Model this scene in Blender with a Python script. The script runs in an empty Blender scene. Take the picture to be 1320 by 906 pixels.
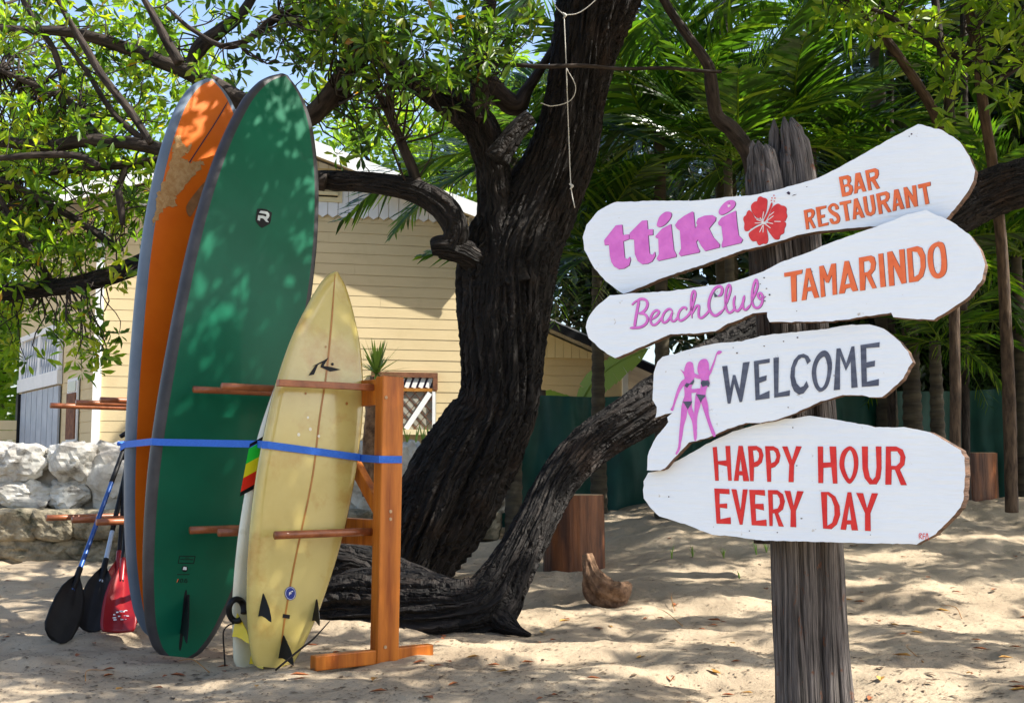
import bpy, math, random
import numpy as np
from mathutils import Vector, Matrix
random.seed(7)
RNG = np.random.default_rng(11)
scene = bpy.context.scene
COL = scene.collection

# ------------------------------------------------------------------ camera
F = 1593.0; PW, PH = 1320.0, 906.0; CAMH = 1.02; PITCH = math.radians(5.45)
cam_d = bpy.data.cameras.new('camera'); cam = bpy.data.objects.new('camera', cam_d); COL.objects.link(cam)
cam.location = (0, 0, CAMH); cam.rotation_euler = (math.pi/2 + PITCH, 0, 0)
cam_d.sensor_width = 36; cam_d.lens = 36*F/PW; cam_d.clip_end = 2000; cam_d.clip_start = 0.05
scene.camera = cam
# ------------------------------------------------------------------ sky, sun, exposure
SUN = Vector((0.655, -0.12, 0.75)).normalized()
w = bpy.data.worlds.new('World'); scene.world = w; w.use_nodes = True
nt = w.node_tree; bg = nt.nodes['Background']; sky = nt.nodes.new('ShaderNodeTexSky')
sky.sky_type = 'NISHITA'; sky.sun_disc = False
sky.sun_elevation = math.asin(SUN.z); sky.sun_rotation = math.atan2(SUN.x, SUN.y)
sky.air_density = 1.0; sky.dust_density = 2.4; sky.ozone_density = 1.0
nt.links.new(sky.outputs[0], bg.inputs[0]); bg.inputs[1].default_value = 0.142
sd = bpy.data.lights.new('sun', 'SUN'); so = bpy.data.objects.new('sun', sd); COL.objects.link(so)
sd.energy = 5.0; sd.angle = math.radians(0.53); sd.color = (1.0, 0.95, 0.86)
so.rotation_euler = SUN.to_track_quat('Z', 'Y').to_euler(); so.location = (20, 0, 30)
scene.view_settings.view_transform = 'Standard'; scene.view_settings.look = 'None'
scene.view_settings.exposure = 1.2; scene.view_settings.gamma = 1.0
scene.view_settings.use_curve_mapping = False
scene.render.engine = 'CYCLES'
scene.cycles.max_bounces = 7; scene.cycles.diffuse_bounces = 4; scene.cycles.glossy_bounces = 3
scene.cycles.transmission_bounces = 4; scene.cycles.transparent_max_bounces = 4
scene.cycles.use_denoising = True
scene.cycles.caustics_reflective = False; scene.cycles.caustics_refractive = False

# ------------------------------------------------------------------ layout helpers
CT, ST = math.cos(PITCH), math.sin(PITCH)
def ray(px, py):
    u = (px - PW/2)/F; v = (PH/2 - py)/F
    return Vector((u, CT - v*ST, ST + v*CT))
def at(px, py, Y):
    r = ray(px, py); return Vector((0, 0, CAMH)) + r*(Y/r.y)
def onplane(px, py, p0, n):
    r = ray(px, py); o = Vector((0, 0, CAMH)); return o + r*((p0 - o).dot(n)/r.dot(n))
def sstep(a, b, x):
    t = np.clip((x - a)/(b - a), 0, 1); return t*t*(3 - 2*t)
def gbase(x, y):
    a = np.interp(x, [-9, -4, -1, 0, 1.5, 5, 12], [.12, .10, .22, .40, .66, .72, .75])
    return a*sstep(8.0, 13.5, y)
def hash3(ix, iy, iz, seed):
    h = (ix.astype(np.int64)*374761393 + iy.astype(np.int64)*668265263 + iz.astype(np.int64)*2147483647 + seed*1274126177) & 0xffffffff
    h = ((h ^ (h >> 13))*1274126177) & 0xffffffff
    h = ((h ^ (h >> 15))*2246822519) & 0xffffffff
    return ((h ^ (h >> 16)) & 0xffffff)/float(0xffffff)*2 - 1
def noise3(x, y, z, seed=0):
    x, y, z = np.broadcast_arrays(np.asarray(x, float), np.asarray(y, float), np.asarray(z, float))
    ix, iy, iz = np.floor(x), np.floor(y), np.floor(z)
    fx, fy, fz = x-ix, y-iy, z-iz
    fx, fy, fz = [t*t*t*(t*(t*6-15)+10) for t in (fx, fy, fz)]
    out = 0
    for dx in (0, 1):
        for dy in (0, 1):
            for dz in (0, 1):
                out = out + hash3(ix+dx, iy+dy, iz+dz, seed)*(fx if dx else 1-fx)*(fy if dy else 1-fy)*(fz if dz else 1-fz)
    return out
def fbm(x, y, z, seed=0, octv=3, gain=.5):
    s = 0; a = 1
    for o in range(octv):
        s = s + a*noise3(x*2**o, y*2**o, z*2**o, seed+o); a *= gain
    return s
def gbump(x, y):
    b = .040*fbm(x*1.1+.3*y, y*1.4, 0*x, 3, 2) + .014*noise3(x*3.1, y*3.4, 0*x+2, 8)
    foot = noise3(x*4.3+7, y*3.1, 0*x, 21)                      # scuffed footprints
    b = b - .030*sstep(.25, .8, foot) + .010*noise3(x*7.5, y*7.5, 0*x, 31)
    return b + .006*noise3(x*15, y*15, 0*x, 32)
def ground(x, y):
    return float(gbase(np.array(float(x)), np.array(float(y))) + gbump(np.array(float(x)), np.array(float(y))))
def gp(px, py, off=0.0):
    lo, hi = 3.0, 40.0
    Y = 3.0
    prev = Y
    while Y < 40:
        p = at(px, py, Y)
        if p.z <= ground(p.x, p.y): break
        prev = Y; Y += .05
    p = at(px, py, (prev+Y)/2); p.z = ground(p.x, p.y) + off
    return p
def catmull(P, n):
    P = [np.array(p, float) for p in P]
    P = [2*P[0]-P[1]] + P + [2*P[-1]-P[-2]]
    out = []; m = len(P)-3
    for k in range(n):
        t = k/(n-1)*m; i = min(int(t), m-1); u = t-i
        a, b, c, d = P[i:i+4]
        out.append(.5*((2*b)+(c-a)*u+(2*a-5*b+4*c-d)*u*u+(3*b-a-3*c+d)*u**3))
    return np.array(out)

# ------------------------------------------------------------------ object helpers
def empty(name, loc, label, cat, group=None):
    o = bpy.data.objects.new(name, None); COL.objects.link(o); o.location = loc
    o.empty_display_size = .1
    o['label'] = label; o['category'] = cat
    if group: o['group'] = group
    return o
def adopt(o, parent):
    if parent is not None:
        o.parent = parent
        pm = Matrix.Translation(parent.location) if parent.type == 'EMPTY' else Matrix.Identity(4)
        o.matrix_parent_inverse = pm.inverted()
def link(name, me, mat, parent=None, smooth=False, kind=None, label=None, cat=None, group=None):
    o = bpy.data.objects.new(name, me); COL.objects.link(o)
    if mat is not None and not me.materials: me.materials.append(mat)
    if smooth:
        me.polygons.foreach_set('use_smooth', np.ones(len(me.polygons), dtype=bool))
    adopt(o, parent)
    if kind: o['kind'] = kind
    if label: o['label'] = label
    if cat: o['category'] = cat
    if group: o['group'] = group
    return o
class MB:
    def __init__(s): s.v = []; s.f = []
    def add(s, verts, faces):
        b = len(s.v); s.v += [tuple(p) for p in verts]; s.f += [tuple(i+b for i in f) for f in faces]; return s
    def hexa(s, p):   # 8 corners: bottom 4 ccw, top 4 ccw
        return s.add(p, [(3,2,1,0),(4,5,6,7),(0,1,5,4),(1,2,6,5),(2,3,7,6),(3,0,4,7)])
    def beam(s, a, b, wv, hv):
        """box from a to b with half extents vectors wv, hv"""
        a, b, wv, hv = Vector(a), Vector(b), Vector(wv), Vector(hv)
        return s.hexa([a-wv-hv, a+wv-hv, a+wv+hv, a-wv+hv, b-wv-hv, b+wv-hv, b+wv+hv, b-wv+hv])
    def box(s, c, sx, sy, sz):
        c = Vector(c); return s.beam(c-Vector((0,0,sz/2)), c+Vector((0,0,sz/2)), (sx/2,0,0), (0,sy/2,0))
    def mesh(s, name):
        me = bpy.data.meshes.new(name); me.from_pydata(s.v, [], s.f); me.update(); return me
    def build(s, name, mat, parent=None, bevel=0, **k):
        me = s.mesh(name); o = link(name, me, mat, parent, **k)
        if bevel:
            m = o.modifiers.new('bevel', 'BEVEL'); m.width = bevel; m.segments = 2; m.limit_method = 'ANGLE'
        return o
def npmesh(name, V, Fq, tint=None):
    """V (n,3), Fq (m,4) quads"""
    me = bpy.data.meshes.new(name); n, m = len(V), len(Fq)
    me.vertices.add(n); me.vertices.foreach_set('co', np.ascontiguousarray(V, dtype=np.float32).ravel())
    me.loops.add(m*4); me.loops.foreach_set('vertex_index', np.ascontiguousarray(Fq, dtype=np.int32).ravel())
    me.polygons.add(m); me.polygons.foreach_set('loop_start', np.arange(0, m*4, 4, dtype=np.int32))
    if tint is not None:
        a = me.attributes.new('tint', 'FLOAT', 'POINT'); a.data.foreach_set('value', np.ascontiguousarray(tint, dtype=np.float32))
    me.update(calc_edges=True); me.validate(); return me
def frames(P):
    T = np.gradient(P, axis=0); T /= np.linalg.norm(T, axis=1)[:, None]+1e-9
    u = np.cross(T[0], [0, 0, 1.0])
    if np.linalg.norm(u) < .1: u = np.cross(T[0], [0, 1.0, 0])
    u /= np.linalg.norm(u); U = [u]
    for i in range(1, len(P)):
        u = U[-1]-T[i]*np.dot(U[-1], T[i]); u /= np.linalg.norm(u)+1e-9; U.append(u)
    U = np.array(U); return T, U, np.cross(T, U)
def tube_arrays(P, R, seg, disp=None, cap=True):
    P = np.asarray(P, float); R = np.asarray(R, float)
    T, U, W = frames(P); n = len(P)
    th = np.linspace(0, 2*np.pi, seg, endpoint=False)
    s = np.concatenate([[0], np.cumsum(np.linalg.norm(np.diff(P, axis=0), axis=1))])
    TH, S = np.meshgrid(th, s)
    RR = R[:, None]*np.ones_like(TH)
    if disp is not None: RR = RR*disp(TH, S, R[:, None])
    V = P[:, None, :] + RR[..., None]*(np.cos(TH)[..., None]*U[:, None, :] + np.sin(TH)[..., None]*W[:, None, :])
    V = V.reshape(-1, 3)
    i, j = np.meshgrid(np.arange(n-1), np.arange(seg), indexing='ij')
    a = i*seg+j; b = i*seg+(j+1) % seg
    Fq = np.stack([a, b, b+seg, a+seg], -1).reshape(-1, 4)
    if cap:
        V = np.vstack([V, P[0], P[-1]]); k = len(V)
        j = np.arange(seg); jj = (j+1) % seg
        c0 = np.stack([np.full(seg, k-2), jj, j, j], -1); l = (n-1)*seg
        c1 = np.stack([np.full(seg, k-1), l+j, l+jj, l+jj], -1)
        return V, Fq, np.vstack([c0, c1])[:, :3]
    return V, Fq, None
def tube(name, pts, rad, mat, parent=None, seg=8, n=None, disp=None, smooth=True, cap=True, **k):
    n = n or max(4, 4*len(pts))
    Q = catmull([list(p)+[r] for p, r in zip(pts, rad)], n)
    V, Fq, C = tube_arrays(Q[:, :3], np.maximum(Q[:, 3], .0005), seg, disp, cap)
    me = bpy.data.meshes.new(name)
    me.from_pydata(V.tolist(), [], Fq.tolist()+(C.tolist() if C is not None else [])); me.update()
    set_along(me, Q, seg, len(V))
    return link(name, me, mat, parent, smooth=smooth, **k)
def set_along(me, Q, seg, nv):
    s = np.concatenate([[0], np.cumsum(np.linalg.norm(np.diff(Q[:, :3], axis=0), axis=1))]); r = float(np.median(Q[:, 3]))
    th = np.linspace(0, 2*np.pi, seg, endpoint=False); TH, S = np.meshgrid(th, s)
    A_ = np.stack([r*np.cos(TH), r*np.sin(TH), S], -1).reshape(-1, 3)
    if nv > len(A_): A_ = np.vstack([A_, [[0, 0, 0]], [[0, 0, s[-1]]]])
    a = me.attributes.new('along', 'FLOAT_VECTOR', 'POINT'); a.data.foreach_set('vector', A_[:nv].astype(np.float32).ravel())
def bark_disp(seed, depth=.16, freq=5.0, along=1.6, knots=.10):
    def d(TH, S, R):
        c, s_ = np.cos(TH), np.sin(TH)
        tw = S*.35
        x, y = np.cos(TH+tw), np.sin(TH+tw)
        ridg = 1-np.abs(noise3(x*freq, y*freq, S*along, seed))*2
        fine = 1-np.abs(noise3(x*freq*2.6, y*freq*2.6, S*along*2.2, seed+5))*2
        big = noise3(x*1.3, y*1.3, S*.9, seed+9)
        return 1 + depth*.5*ridg + depth*.28*fine + knots*big
    return d

# ------------------------------------------------------------------ materials
def nodes(name):
    m = bpy.data.materials.new(name); m.use_nodes = True
    t = m.node_tree; return m, t, t.nodes['Principled BSDF'], t.nodes, t.links
def ramp(N, stops):
    r = N.new('ShaderNodeValToRGB'); e = r.color_ramp.elements
    while len(e) < len(stops): e.new(.5)
    for i, (p, c) in enumerate(stops): e[i].position = p; e[i].color = (*c, 1) if len(c) == 3 else c
    return r
def M(name, c1, c2=None, scale=4, stretch=(1,1,1), rough=.6, bump=0, bscale=None, bstretch=None, spec=.4, detail=5, lo=.35, hi=.65, coat=0, dirt=None, dscale=3, dlo=.55, dhi=.75, rvar=0, metal=0, along=False, bdist=.02):
    m, t, b, N, L = nodes(name)
    tc = N.new('ShaderNodeTexCoord')
    if along:
        at_ = N.new('ShaderNodeAttribute'); at_.attribute_name = 'along'
        class _T: outputs = {'Object': at_.outputs['Vector']}
        tc = _T
    mp = N.new('ShaderNodeMapping'); mp.inputs['Scale'].default_value = stretch
    L.new(tc.outputs['Object'], mp.inputs[0])
    n = N.new('ShaderNodeTexNoise'); n.inputs['Scale'].default_value = scale; n.inputs['Detail'].default_value = detail; n.inputs['Roughness'].default_value = .6
    L.new(mp.outputs[0], n.inputs['Vector'])
    r = ramp(N, [(lo, c1), (hi, c2 or c1)]); L.new(n.outputs['Fac'], r.inputs[0]); col = r.outputs[0]
    if dirt is not None:
        n2 = N.new('ShaderNodeTexNoise'); n2.inputs['Scale'].default_value = dscale; n2.inputs['Detail'].default_value = 7; n2.inputs['Roughness'].default_value = .65
        L.new(tc.outputs['Object'], n2.inputs['Vector'])
        r2 = ramp(N, [(dlo, (0,0,0)), (dhi, (1,1,1))]); L.new(n2.outputs['Fac'], r2.inputs[0])
        mx = N.new('ShaderNodeMixRGB'); L.new(r2.outputs[0], mx.inputs[0]); L.new(col, mx.inputs[1]); mx.inputs[2].default_value = (*dirt, 1); col = mx.outputs[0]
    L.new(col, b.inputs['Base Color'])
    b.inputs['Roughness'].default_value = rough; b.inputs['Specular IOR Level'].default_value = spec; b.inputs['Metallic'].default_value = metal
    if coat: b.inputs['Coat Weight'].default_value = coat; b.inputs['Coat Roughness'].default_value = .08
    if rvar:
        mr = N.new('ShaderNodeMapRange'); mr.inputs[3].default_value = rough-rvar; mr.inputs[4].default_value = rough+rvar
        L.new(n.outputs['Fac'], mr.inputs[0]); L.new(mr.outputs[0], b.inputs['Roughness'])
    if bump:
        mp2 = N.new('ShaderNodeMapping'); mp2.inputs['Scale'].default_value = bstretch or stretch; L.new(tc.outputs['Object'], mp2.inputs[0])
        n3 = N.new('ShaderNodeTexNoise'); n3.inputs['Scale'].default_value = bscale or scale*3; n3.inputs['Detail'].default_value = 6; L.new(mp2.outputs[0], n3.inputs['Vector'])
        bp = N.new('ShaderNodeBump'); bp.inputs['Strength'].default_value = bump; bp.inputs['Distance'].default_value = bdist
        L.new(n3.outputs['Fac'], bp.inputs['Height']); L.new(bp.outputs[0], b.inputs['Normal'])
    return m
def leafmat(name, stops, trans=.45, rough=.42, tcol=(1.25, 1.25, .45)):
    m, t, b, N, L = nodes(name)
    a = N.new('ShaderNodeAttribute'); a.attribute_name = 'tint'
    r = ramp(N, stops); L.new(a.outputs['Fac'], r.inputs[0])
    L.new(r.outputs[0], b.inputs['Base Color']); b.inputs['Roughness'].default_value = rough; b.inputs['Specular IOR Level'].default_value = .45
    tr = N.new('ShaderNodeBsdfTranslucent')
    mx = N.new('ShaderNodeMixRGB'); mx.blend_type = 'MULTIPLY'; mx.inputs[0].default_value = 1; L.new(r.outputs[0], mx.inputs[1]); mx.inputs[2].default_value = (*[c*1.6 for c in tcol], 1)
    L.new(mx.outputs[0], tr.inputs[0])
    ms = N.new('ShaderNodeMixShader'); ms.inputs[0].default_value = trans
    L.new(b.outputs[0], ms.inputs[1]); L.new(tr.outputs[0], ms.inputs[2])
    L.new(ms.outputs[0], N['Material Output'].inputs[0]); return m
def sandmat():
    m, t, b, N, L = nodes('sand')
    tc = N.new('ShaderNodeTexCoord')
    def noise(sc, det=5, rg=.6):
        n = N.new('ShaderNodeTexNoise'); n.inputs['Scale'].default_value = sc; n.inputs['Detail'].default_value = det; n.inputs['Roughness'].default_value = rg
        L.new(tc.outputs['Object'], n.inputs['Vector']); return n
    n1 = noise(1.3); r1 = ramp(N, [(.3, (.275,.213,.145)), (.7, (.455,.365,.255))]); L.new(n1.outputs['Fac'], r1.inputs[0])
    n2 = noise(85, 3); r2 = ramp(N, [(.60, (0,0,0)), (.70, (1,1,1))]); L.new(n2.outputs['Fac'], r2.inputs[0])
    n2b = noise(2.2, 3); r2b = ramp(N, [(.38, (.15,.15,.15)), (.70, (.9,.9,.9))]); L.new(n2b.outputs['Fac'], r2b.inputs[0])
    mm = N.new('ShaderNodeMath'); mm.operation = 'MULTIPLY'; L.new(r2.outputs[0], mm.inputs[0]); L.new(r2b.outputs[0], mm.inputs[1])
    mx = N.new('ShaderNodeMixRGB'); L.new(mm.outputs[0], mx.inputs[0]); L.new(r1.outputs[0], mx.inputs[1]); mx.inputs[2].default_value = (.13,.085,.05,1)
    n4 = noise(320, 2); mx2 = N.new('ShaderNodeMixRGB'); mx2.blend_type = 'OVERLAY'; mx2.inputs[0].default_value = .35
    L.new(mx.outputs[0], mx2.inputs[1]); L.new(n4.outputs['Fac'], mx2.inputs[2])
    L.new(mx2.outputs[0], b.inputs['Base Color']); b.inputs['Roughness'].default_value = .95; b.inputs['Specular IOR Level'].default_value = .15
    n5 = noise(22, 6, .65); bp = N.new('ShaderNodeBump'); bp.inputs['Strength'].default_value = .55; bp.inputs['Distance'].default_value = .025
    L.new(n5.outputs['Fac'], bp.inputs['Height'])
    n6 = noise(150, 3, .7); bp2 = N.new('ShaderNodeBump'); bp2.inputs['Strength'].default_value = .7; bp2.inputs['Distance'].default_value = .006
    L.new(n6.outputs['Fac'], bp2.inputs['Height']); L.new(bp.outputs[0], bp2.inputs['Normal']); L.new(bp2.outputs[0], b.inputs['Normal'])
    return m
m_sand = sandmat()
m_bark = M('dark_bark', (.005,.004,.0036), (.075,.057,.046), scale=26, stretch=(1,1,.14), rough=.8, bump=1.0, bscale=34, bstretch=(1,1,.12), spec=.35, lo=.42, hi=.74, along=True, bdist=.04)
def barkmat():
    m, t, b, N, L = nodes('dark_bark')
    a_ = N.new('ShaderNodeAttribute'); a_.attribute_name = 'along'
    n0 = N.new('ShaderNodeTexNoise'); n0.inputs['Scale'].default_value = 7; n0.inputs['Detail'].default_value = 4; L.new(a_.outputs['Vector'], n0.inputs['Vector'])
    ad_ = N.new('ShaderNodeVectorMath'); ad_.operation = 'MULTIPLY_ADD'; ad_.inputs[1].default_value = (.07,.07,.2); L.new(n0.outputs['Color'], ad_.inputs[0]); L.new(a_.outputs['Vector'], ad_.inputs[2])
    mp = N.new('ShaderNodeMapping'); mp.inputs['Scale'].default_value = (1, 1, .075); L.new(ad_.outputs[0], mp.inputs[0])
    v = N.new('ShaderNodeTexVoronoi'); v.feature = 'DISTANCE_TO_EDGE'; v.inputs['Scale'].default_value = 24; L.new(mp.outputs[0], v.inputs['Vector'])
    v2 = N.new('ShaderNodeTexVoronoi'); v2.inputs['Scale'].default_value = 24; L.new(mp.outputs[0], v2.inputs['Vector'])
    n1 = N.new('ShaderNodeTexNoise'); n1.inputs['Scale'].default_value = 60; n1.inputs['Detail'].default_value = 6; L.new(mp.outputs[0], n1.inputs['Vector'])
    n2 = N.new('ShaderNodeTexNoise'); n2.inputs['Scale'].default_value = 3; n2.inputs['Detail'].default_value = 5; L.new(a_.outputs['Vector'], n2.inputs['Vector'])
    r1 = ramp(N, [(.3, (.006,.0048,.0043)), (.62, (.026,.020,.017)), (.80, (.12,.097,.082))]); L.new(n1.outputs['Fac'], r1.inputs[0])
    hs = N.new('ShaderNodeMixRGB'); hs.blend_type = 'MULTIPLY'; hs.inputs[0].default_value = .75; L.new(r1.outputs[0], hs.inputs[1])
    bw = N.new('ShaderNodeRGBToBW'); L.new(v2.outputs['Color'], bw.inputs[0]); L.new(bw.outputs[0], hs.inputs[2])
    r2 = ramp(N, [(.55, (0,0,0)), (.75, (1,1,1))]); L.new(n2.outputs['Fac'], r2.inputs[0])
    mx = N.new('ShaderNodeMixRGB'); L.new(r2.outputs[0], mx.inputs[0]); L.new(hs.outputs[0], mx.inputs[1]); mx.inputs[2].default_value = (.030,.018,.012,1)
    L.new(mx.outputs[0], b.inputs['Base Color']); b.inputs['Roughness'].default_value = .78; b.inputs['Specular IOR Level'].default_value = .3
    r3 = ramp(N, [(0, (0,0,0)), (.22, (1,1,1))]); L.new(v.outputs['Distance'], r3.inputs[0])
    bp = N.new('ShaderNodeBump'); bp.inputs['Strength'].default_value = 1; bp.inputs['Distance'].default_value = .035; L.new(r3.outputs[0], bp.inputs['Height'])
    bp2 = N.new('ShaderNodeBump'); bp2.inputs['Strength'].default_value = .9; bp2.inputs['Distance'].default_value = .02; L.new(n1.outputs['Fac'], bp2.inputs['Height']); L.new(bp.outputs[0], bp2.inputs['Normal'])
    L.new(bp2.outputs[0], b.inputs['Normal']); return m
m_bark = barkmat()
m_branch = M('branch_bark', (.009,.007,.006), (.055,.042,.034), scale=30, stretch=(1,1,.2), rough=.85, bump=.8, bscale=50, spec=.25, along=True)
m_barkpale = M('pale_bark', (.03,.02,.014), (.11,.075,.05), scale=30, stretch=(1,1,.2), rough=.85, bump=.7, bscale=50, spec=.25, along=True)
m_grey_post = M('weathered_post', (.010,.008,.007), (.18,.158,.145), scale=70, stretch=(1,1,.06), rough=.85, bump=1.0, bscale=110, bstretch=(1,1,.06), lo=.36, hi=.68, dirt=(.12,.045,.02), dscale=16, dlo=.60, dhi=.68, along=True)
m_white = M('white_sign_paint', (.74,.82,.90), (.78,.86,.93), scale=3, rough=.5, bump=.3, bscale=60, bstretch=(.12,.12,1), dirt=(.45,.43,.4), dscale=22, dlo=.665, dhi=.72)
m_edge = M('raw_plank_edge', (.035,.018,.011), (.15,.08,.045), scale=20, stretch=(.4,.4,4), rough=.8, bump=.4)
m_pink = M('pink_paint', (.62,.14,.56), (.72,.19,.64), scale=20, rough=.5, bump=.25, bscale=60)
m_orange_p = M('orange_paint', (.72,.13,.035), (.80,.18,.06), scale=25, rough=.55)
m_red_p = M('red_paint', (.60,.012,.014), (.70,.03,.025), scale=18, rough=.5)
m_flower = M('flower_red_paint', (.58,.025,.03), (.68,.045,.045), scale=30, rough=.5)
m_slate = M('slate_paint', (.05,.062,.10), (.10,.12,.175), scale=22, stretch=(.3,1,2.5), rough=.6)
m_dark = M('dark_outline_paint', (.03,.015,.05), rough=.6)
m_whitedab = M('white_detail_paint', (.76,.77,.77), rough=.55)
m_yellow = M('aged_yellow_resin', (.46,.36,.098), (.55,.45,.155), scale=2.2, rough=.22, spec=.5, coat=.5, dirt=(.40,.225,.045), dscale=4.0, dlo=.50, dhi=.76)
m_cream = M('aged_white_resin', (.66,.63,.47), (.74,.72,.60), scale=2.5, rough=.22, coat=.5, dirt=(.5,.42,.22), dscale=6, dlo=.6, dhi=.85)
m_green = M('green_board', (.001,.088,.044), (.002,.118,.060), scale=1.5, rough=.42, spec=.22, coat=.05, dirt=(.012,.085,.05), dscale=9, dlo=.6, dhi=.8)
m_rail = M('charcoal_rail', (.022,.021,.023), (.045,.043,.046), scale=5, rough=.45, spec=.4)
m_orail = M('blue_grey_rail', (.085,.12,.17), (.125,.16,.21), scale=4, rough=.4)
m_stringer = M('stringer_wood', (.30,.12,.02), (.4,.18,.035), scale=14, rough=.3)
m_black = M('black_plastic', (.006,.006,.007), (.012,.012,.013), scale=10, rough=.5, spec=.2)
m_finy = M('yellow_fin', (.75,.55,.02), rough=.3)
m_blue = M('blue_strap', (.02,.12,.55), (.03,.16,.66), scale=60, stretch=(1,1,4), rough=.6, bump=.5, bscale=400, bdist=.002)
m_wood = M('varnished_rack_timber', (.27,.060,.005), (.56,.17,.018), scale=9, stretch=(1.6,1.6,.16), rough=.38, bump=.18, bscale=30, bstretch=(1.6,1.6,.12), spec=.3, coat=.08)
m_peg = M('peg_timber', (.20,.055,.018), (.36,.115,.04), scale=14, rough=.4, coat=.2)
m_siding = M('yellow_siding', (.57,.455,.255), (.61,.49,.28), scale=1.6, rough=.75, bump=.05, bscale=60, dirt=(.50,.39,.21), dscale=2.2, dlo=.55, dhi=.85)
m_trim = M('white_trim', (.70,.71,.70), (.78,.78,.77), scale=4, rough=.65, dirt=(.5,.48,.42), dscale=5, dlo=.66, dhi=.85)
m_soffit = M('cream_soffit', (.68,.58,.34), rough=.75)
m_roof = M('grey_sheet_roof', (.25,.25,.25), (.36,.36,.35), scale=3, rough=.55)
m_stone = M('limestone', (.34,.31,.27), (.68,.66,.60), scale=4, rough=.9, bump=.8, bscale=9, dirt=(.12,.105,.085), dscale=3.2, dlo=.56, dhi=.68)
m_mortar = M('mortar', (.22,.20,.17), (.38,.35,.30), scale=6, rough=.95, bump=.6, bscale=20)
m_block = M('weathered_block', (.13,.11,.075), (.34,.29,.20), scale=6, rough=.95, bump=.9, bscale=22, dirt=(.05,.05,.03), dscale=5, dlo=.5, dhi=.66)
m_cloth = M('green_shade_cloth', (.003,.045,.034), (.006,.070,.052), scale=2.5, rough=.55, bump=.25, bscale=5, bstretch=(3,3,.7), spec=.35)
m_stump = M('stump_wood', (.05,.014,.005), (.23,.075,.020), scale=7, stretch=(1.5,1.5,.2), rough=.5, bump=.5, bscale=24, bstretch=(1.5,1.5,.12), coat=.15)
m_stumptop = M('stump_top', (.35,.21,.11), (.55,.38,.22), scale=10, rough=.7)
m_drift = M('driftwood', (.08,.04,.02), (.27,.155,.085), scale=14, rough=.85, bump=.8, bscale=26)
m_glass = M('dim_glass', (.30,.29,.24), (.40,.38,.31), scale=2, rough=.15)
m_shut = M('grey_shutter', (.30,.34,.40), (.40,.44,.50), scale=4, rough=.5)
m_rust = M('rusty_iron', (.10,.035,.015), (.22,.09,.04), scale=12, rough=.8)
m_rope = M('white_cord', (.55,.54,.5), rough=.8)
m_palmtrunk = M('palm_trunk', (.025,.020,.013), (.07,.058,.036), scale=3, stretch=(1,1,6), rough=.85, bump=.6, bscale=4, bstretch=(1,1,8))
LG = [(0, (.020,.050,.008)), (.5, (.050,.115,.014)), (.85, (.12,.20,.02)), (.985, (.18,.21,.02)), (1, (.30,.15,.02))]
m_leaf = leafmat('shade_tree_leaf', LG)
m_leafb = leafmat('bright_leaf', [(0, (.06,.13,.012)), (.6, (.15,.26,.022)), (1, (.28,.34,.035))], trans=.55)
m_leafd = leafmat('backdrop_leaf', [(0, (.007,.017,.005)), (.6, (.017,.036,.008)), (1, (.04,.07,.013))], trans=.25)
m_frond = leafmat('palm_leaflet', [(0, (.013,.036,.008)), (.55, (.045,.115,.012)), (1, (.20,.29,.026))], trans=.46, rough=.26)
m_leaf_backlit = leafmat('lime_leaf', [(0, (.03,.07,.008)), (.45, (.10,.20,.018)), (.85, (.22,.31,.028)), (.985, (.26,.29,.025)), (1, (.34,.19,.02))], trans=.6)  # lit copy of the shade tree leaf, backlight put into the colour
m_rachis = M('palm_rachis', (.10,.13,.03), (.16,.17,.05), scale=6, rough=.5)
m_dead = M('dry_leaf', (.30,.14,.03), (.5,.28,.06), scale=8, rough=.7)
m_deadr = M('dry_russet_leaf', (.22,.06,.02), (.34,.11,.03), scale=8, rough=.7)
m_grass = M('grass_blade', (.16,.30,.04), (.26,.40,.07), scale=8, rough=.5)
m_debris = M('sand_debris', (.035,.022,.014), (.12,.07,.035), scale=5, rough=.9)
m_agave = leafmat('agave_leaf', [(0, (.09,.17,.03)), (1, (.25,.36,.08))], trans=.3)
m_red_blade = M('red_blade', (.22,.006,.009), (.28,.01,.013), scale=5, rough=.3)
m_blueshaft = M('blue_shaft', (.01,.05,.20), (.015,.075,.28), scale=9, rough=.35, metal=.1)
m_paleshaft = M('pale_blue_shaft', (.38,.47,.60), rough=.3)
m_burlap = M('wax_sand_patch', (.36,.19,.065), (.46,.29,.13), scale=30, rough=.95, bump=.4)

# ------------------------------------------------------------------ sand
def axis(a, b, step, lo, hi):
    c = list(np.arange(a, b+1e-6, step)); s = step
    x = c[0]; pre = []
    while x > lo: s *= 1.35; x -= s; pre.append(max(x, lo))
    s = step; x = c[-1]; post = []
    while x < hi: s *= 1.35; x += s; post.append(min(x, hi))
    return np.array(pre[::-1]+c+post)
gx = axis(-5.2, 6.2, .035, -400, 400); gy = axis(4.4, 13.6, .035, -60, 600)
GX, GY = np.meshgrid(gx, gy)
GZ = gbase(GX, GY) + gbump(GX, GY)*np.where(np.abs(GY) < 40, 1, 0)
nx, ny = len(gx), len(gy)
i, j = np.meshgrid(np.arange(ny-1), np.arange(nx-1), indexing='ij'); a = i*nx+j
me = npmesh('sand_ground', np.stack([GX, GY, GZ], -1).reshape(-1, 3), np.stack([a, a+1, a+1+nx, a+nx], -1).reshape(-1, 4))
link('sand_ground', me, m_sand, smooth=True, kind='structure')

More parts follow.
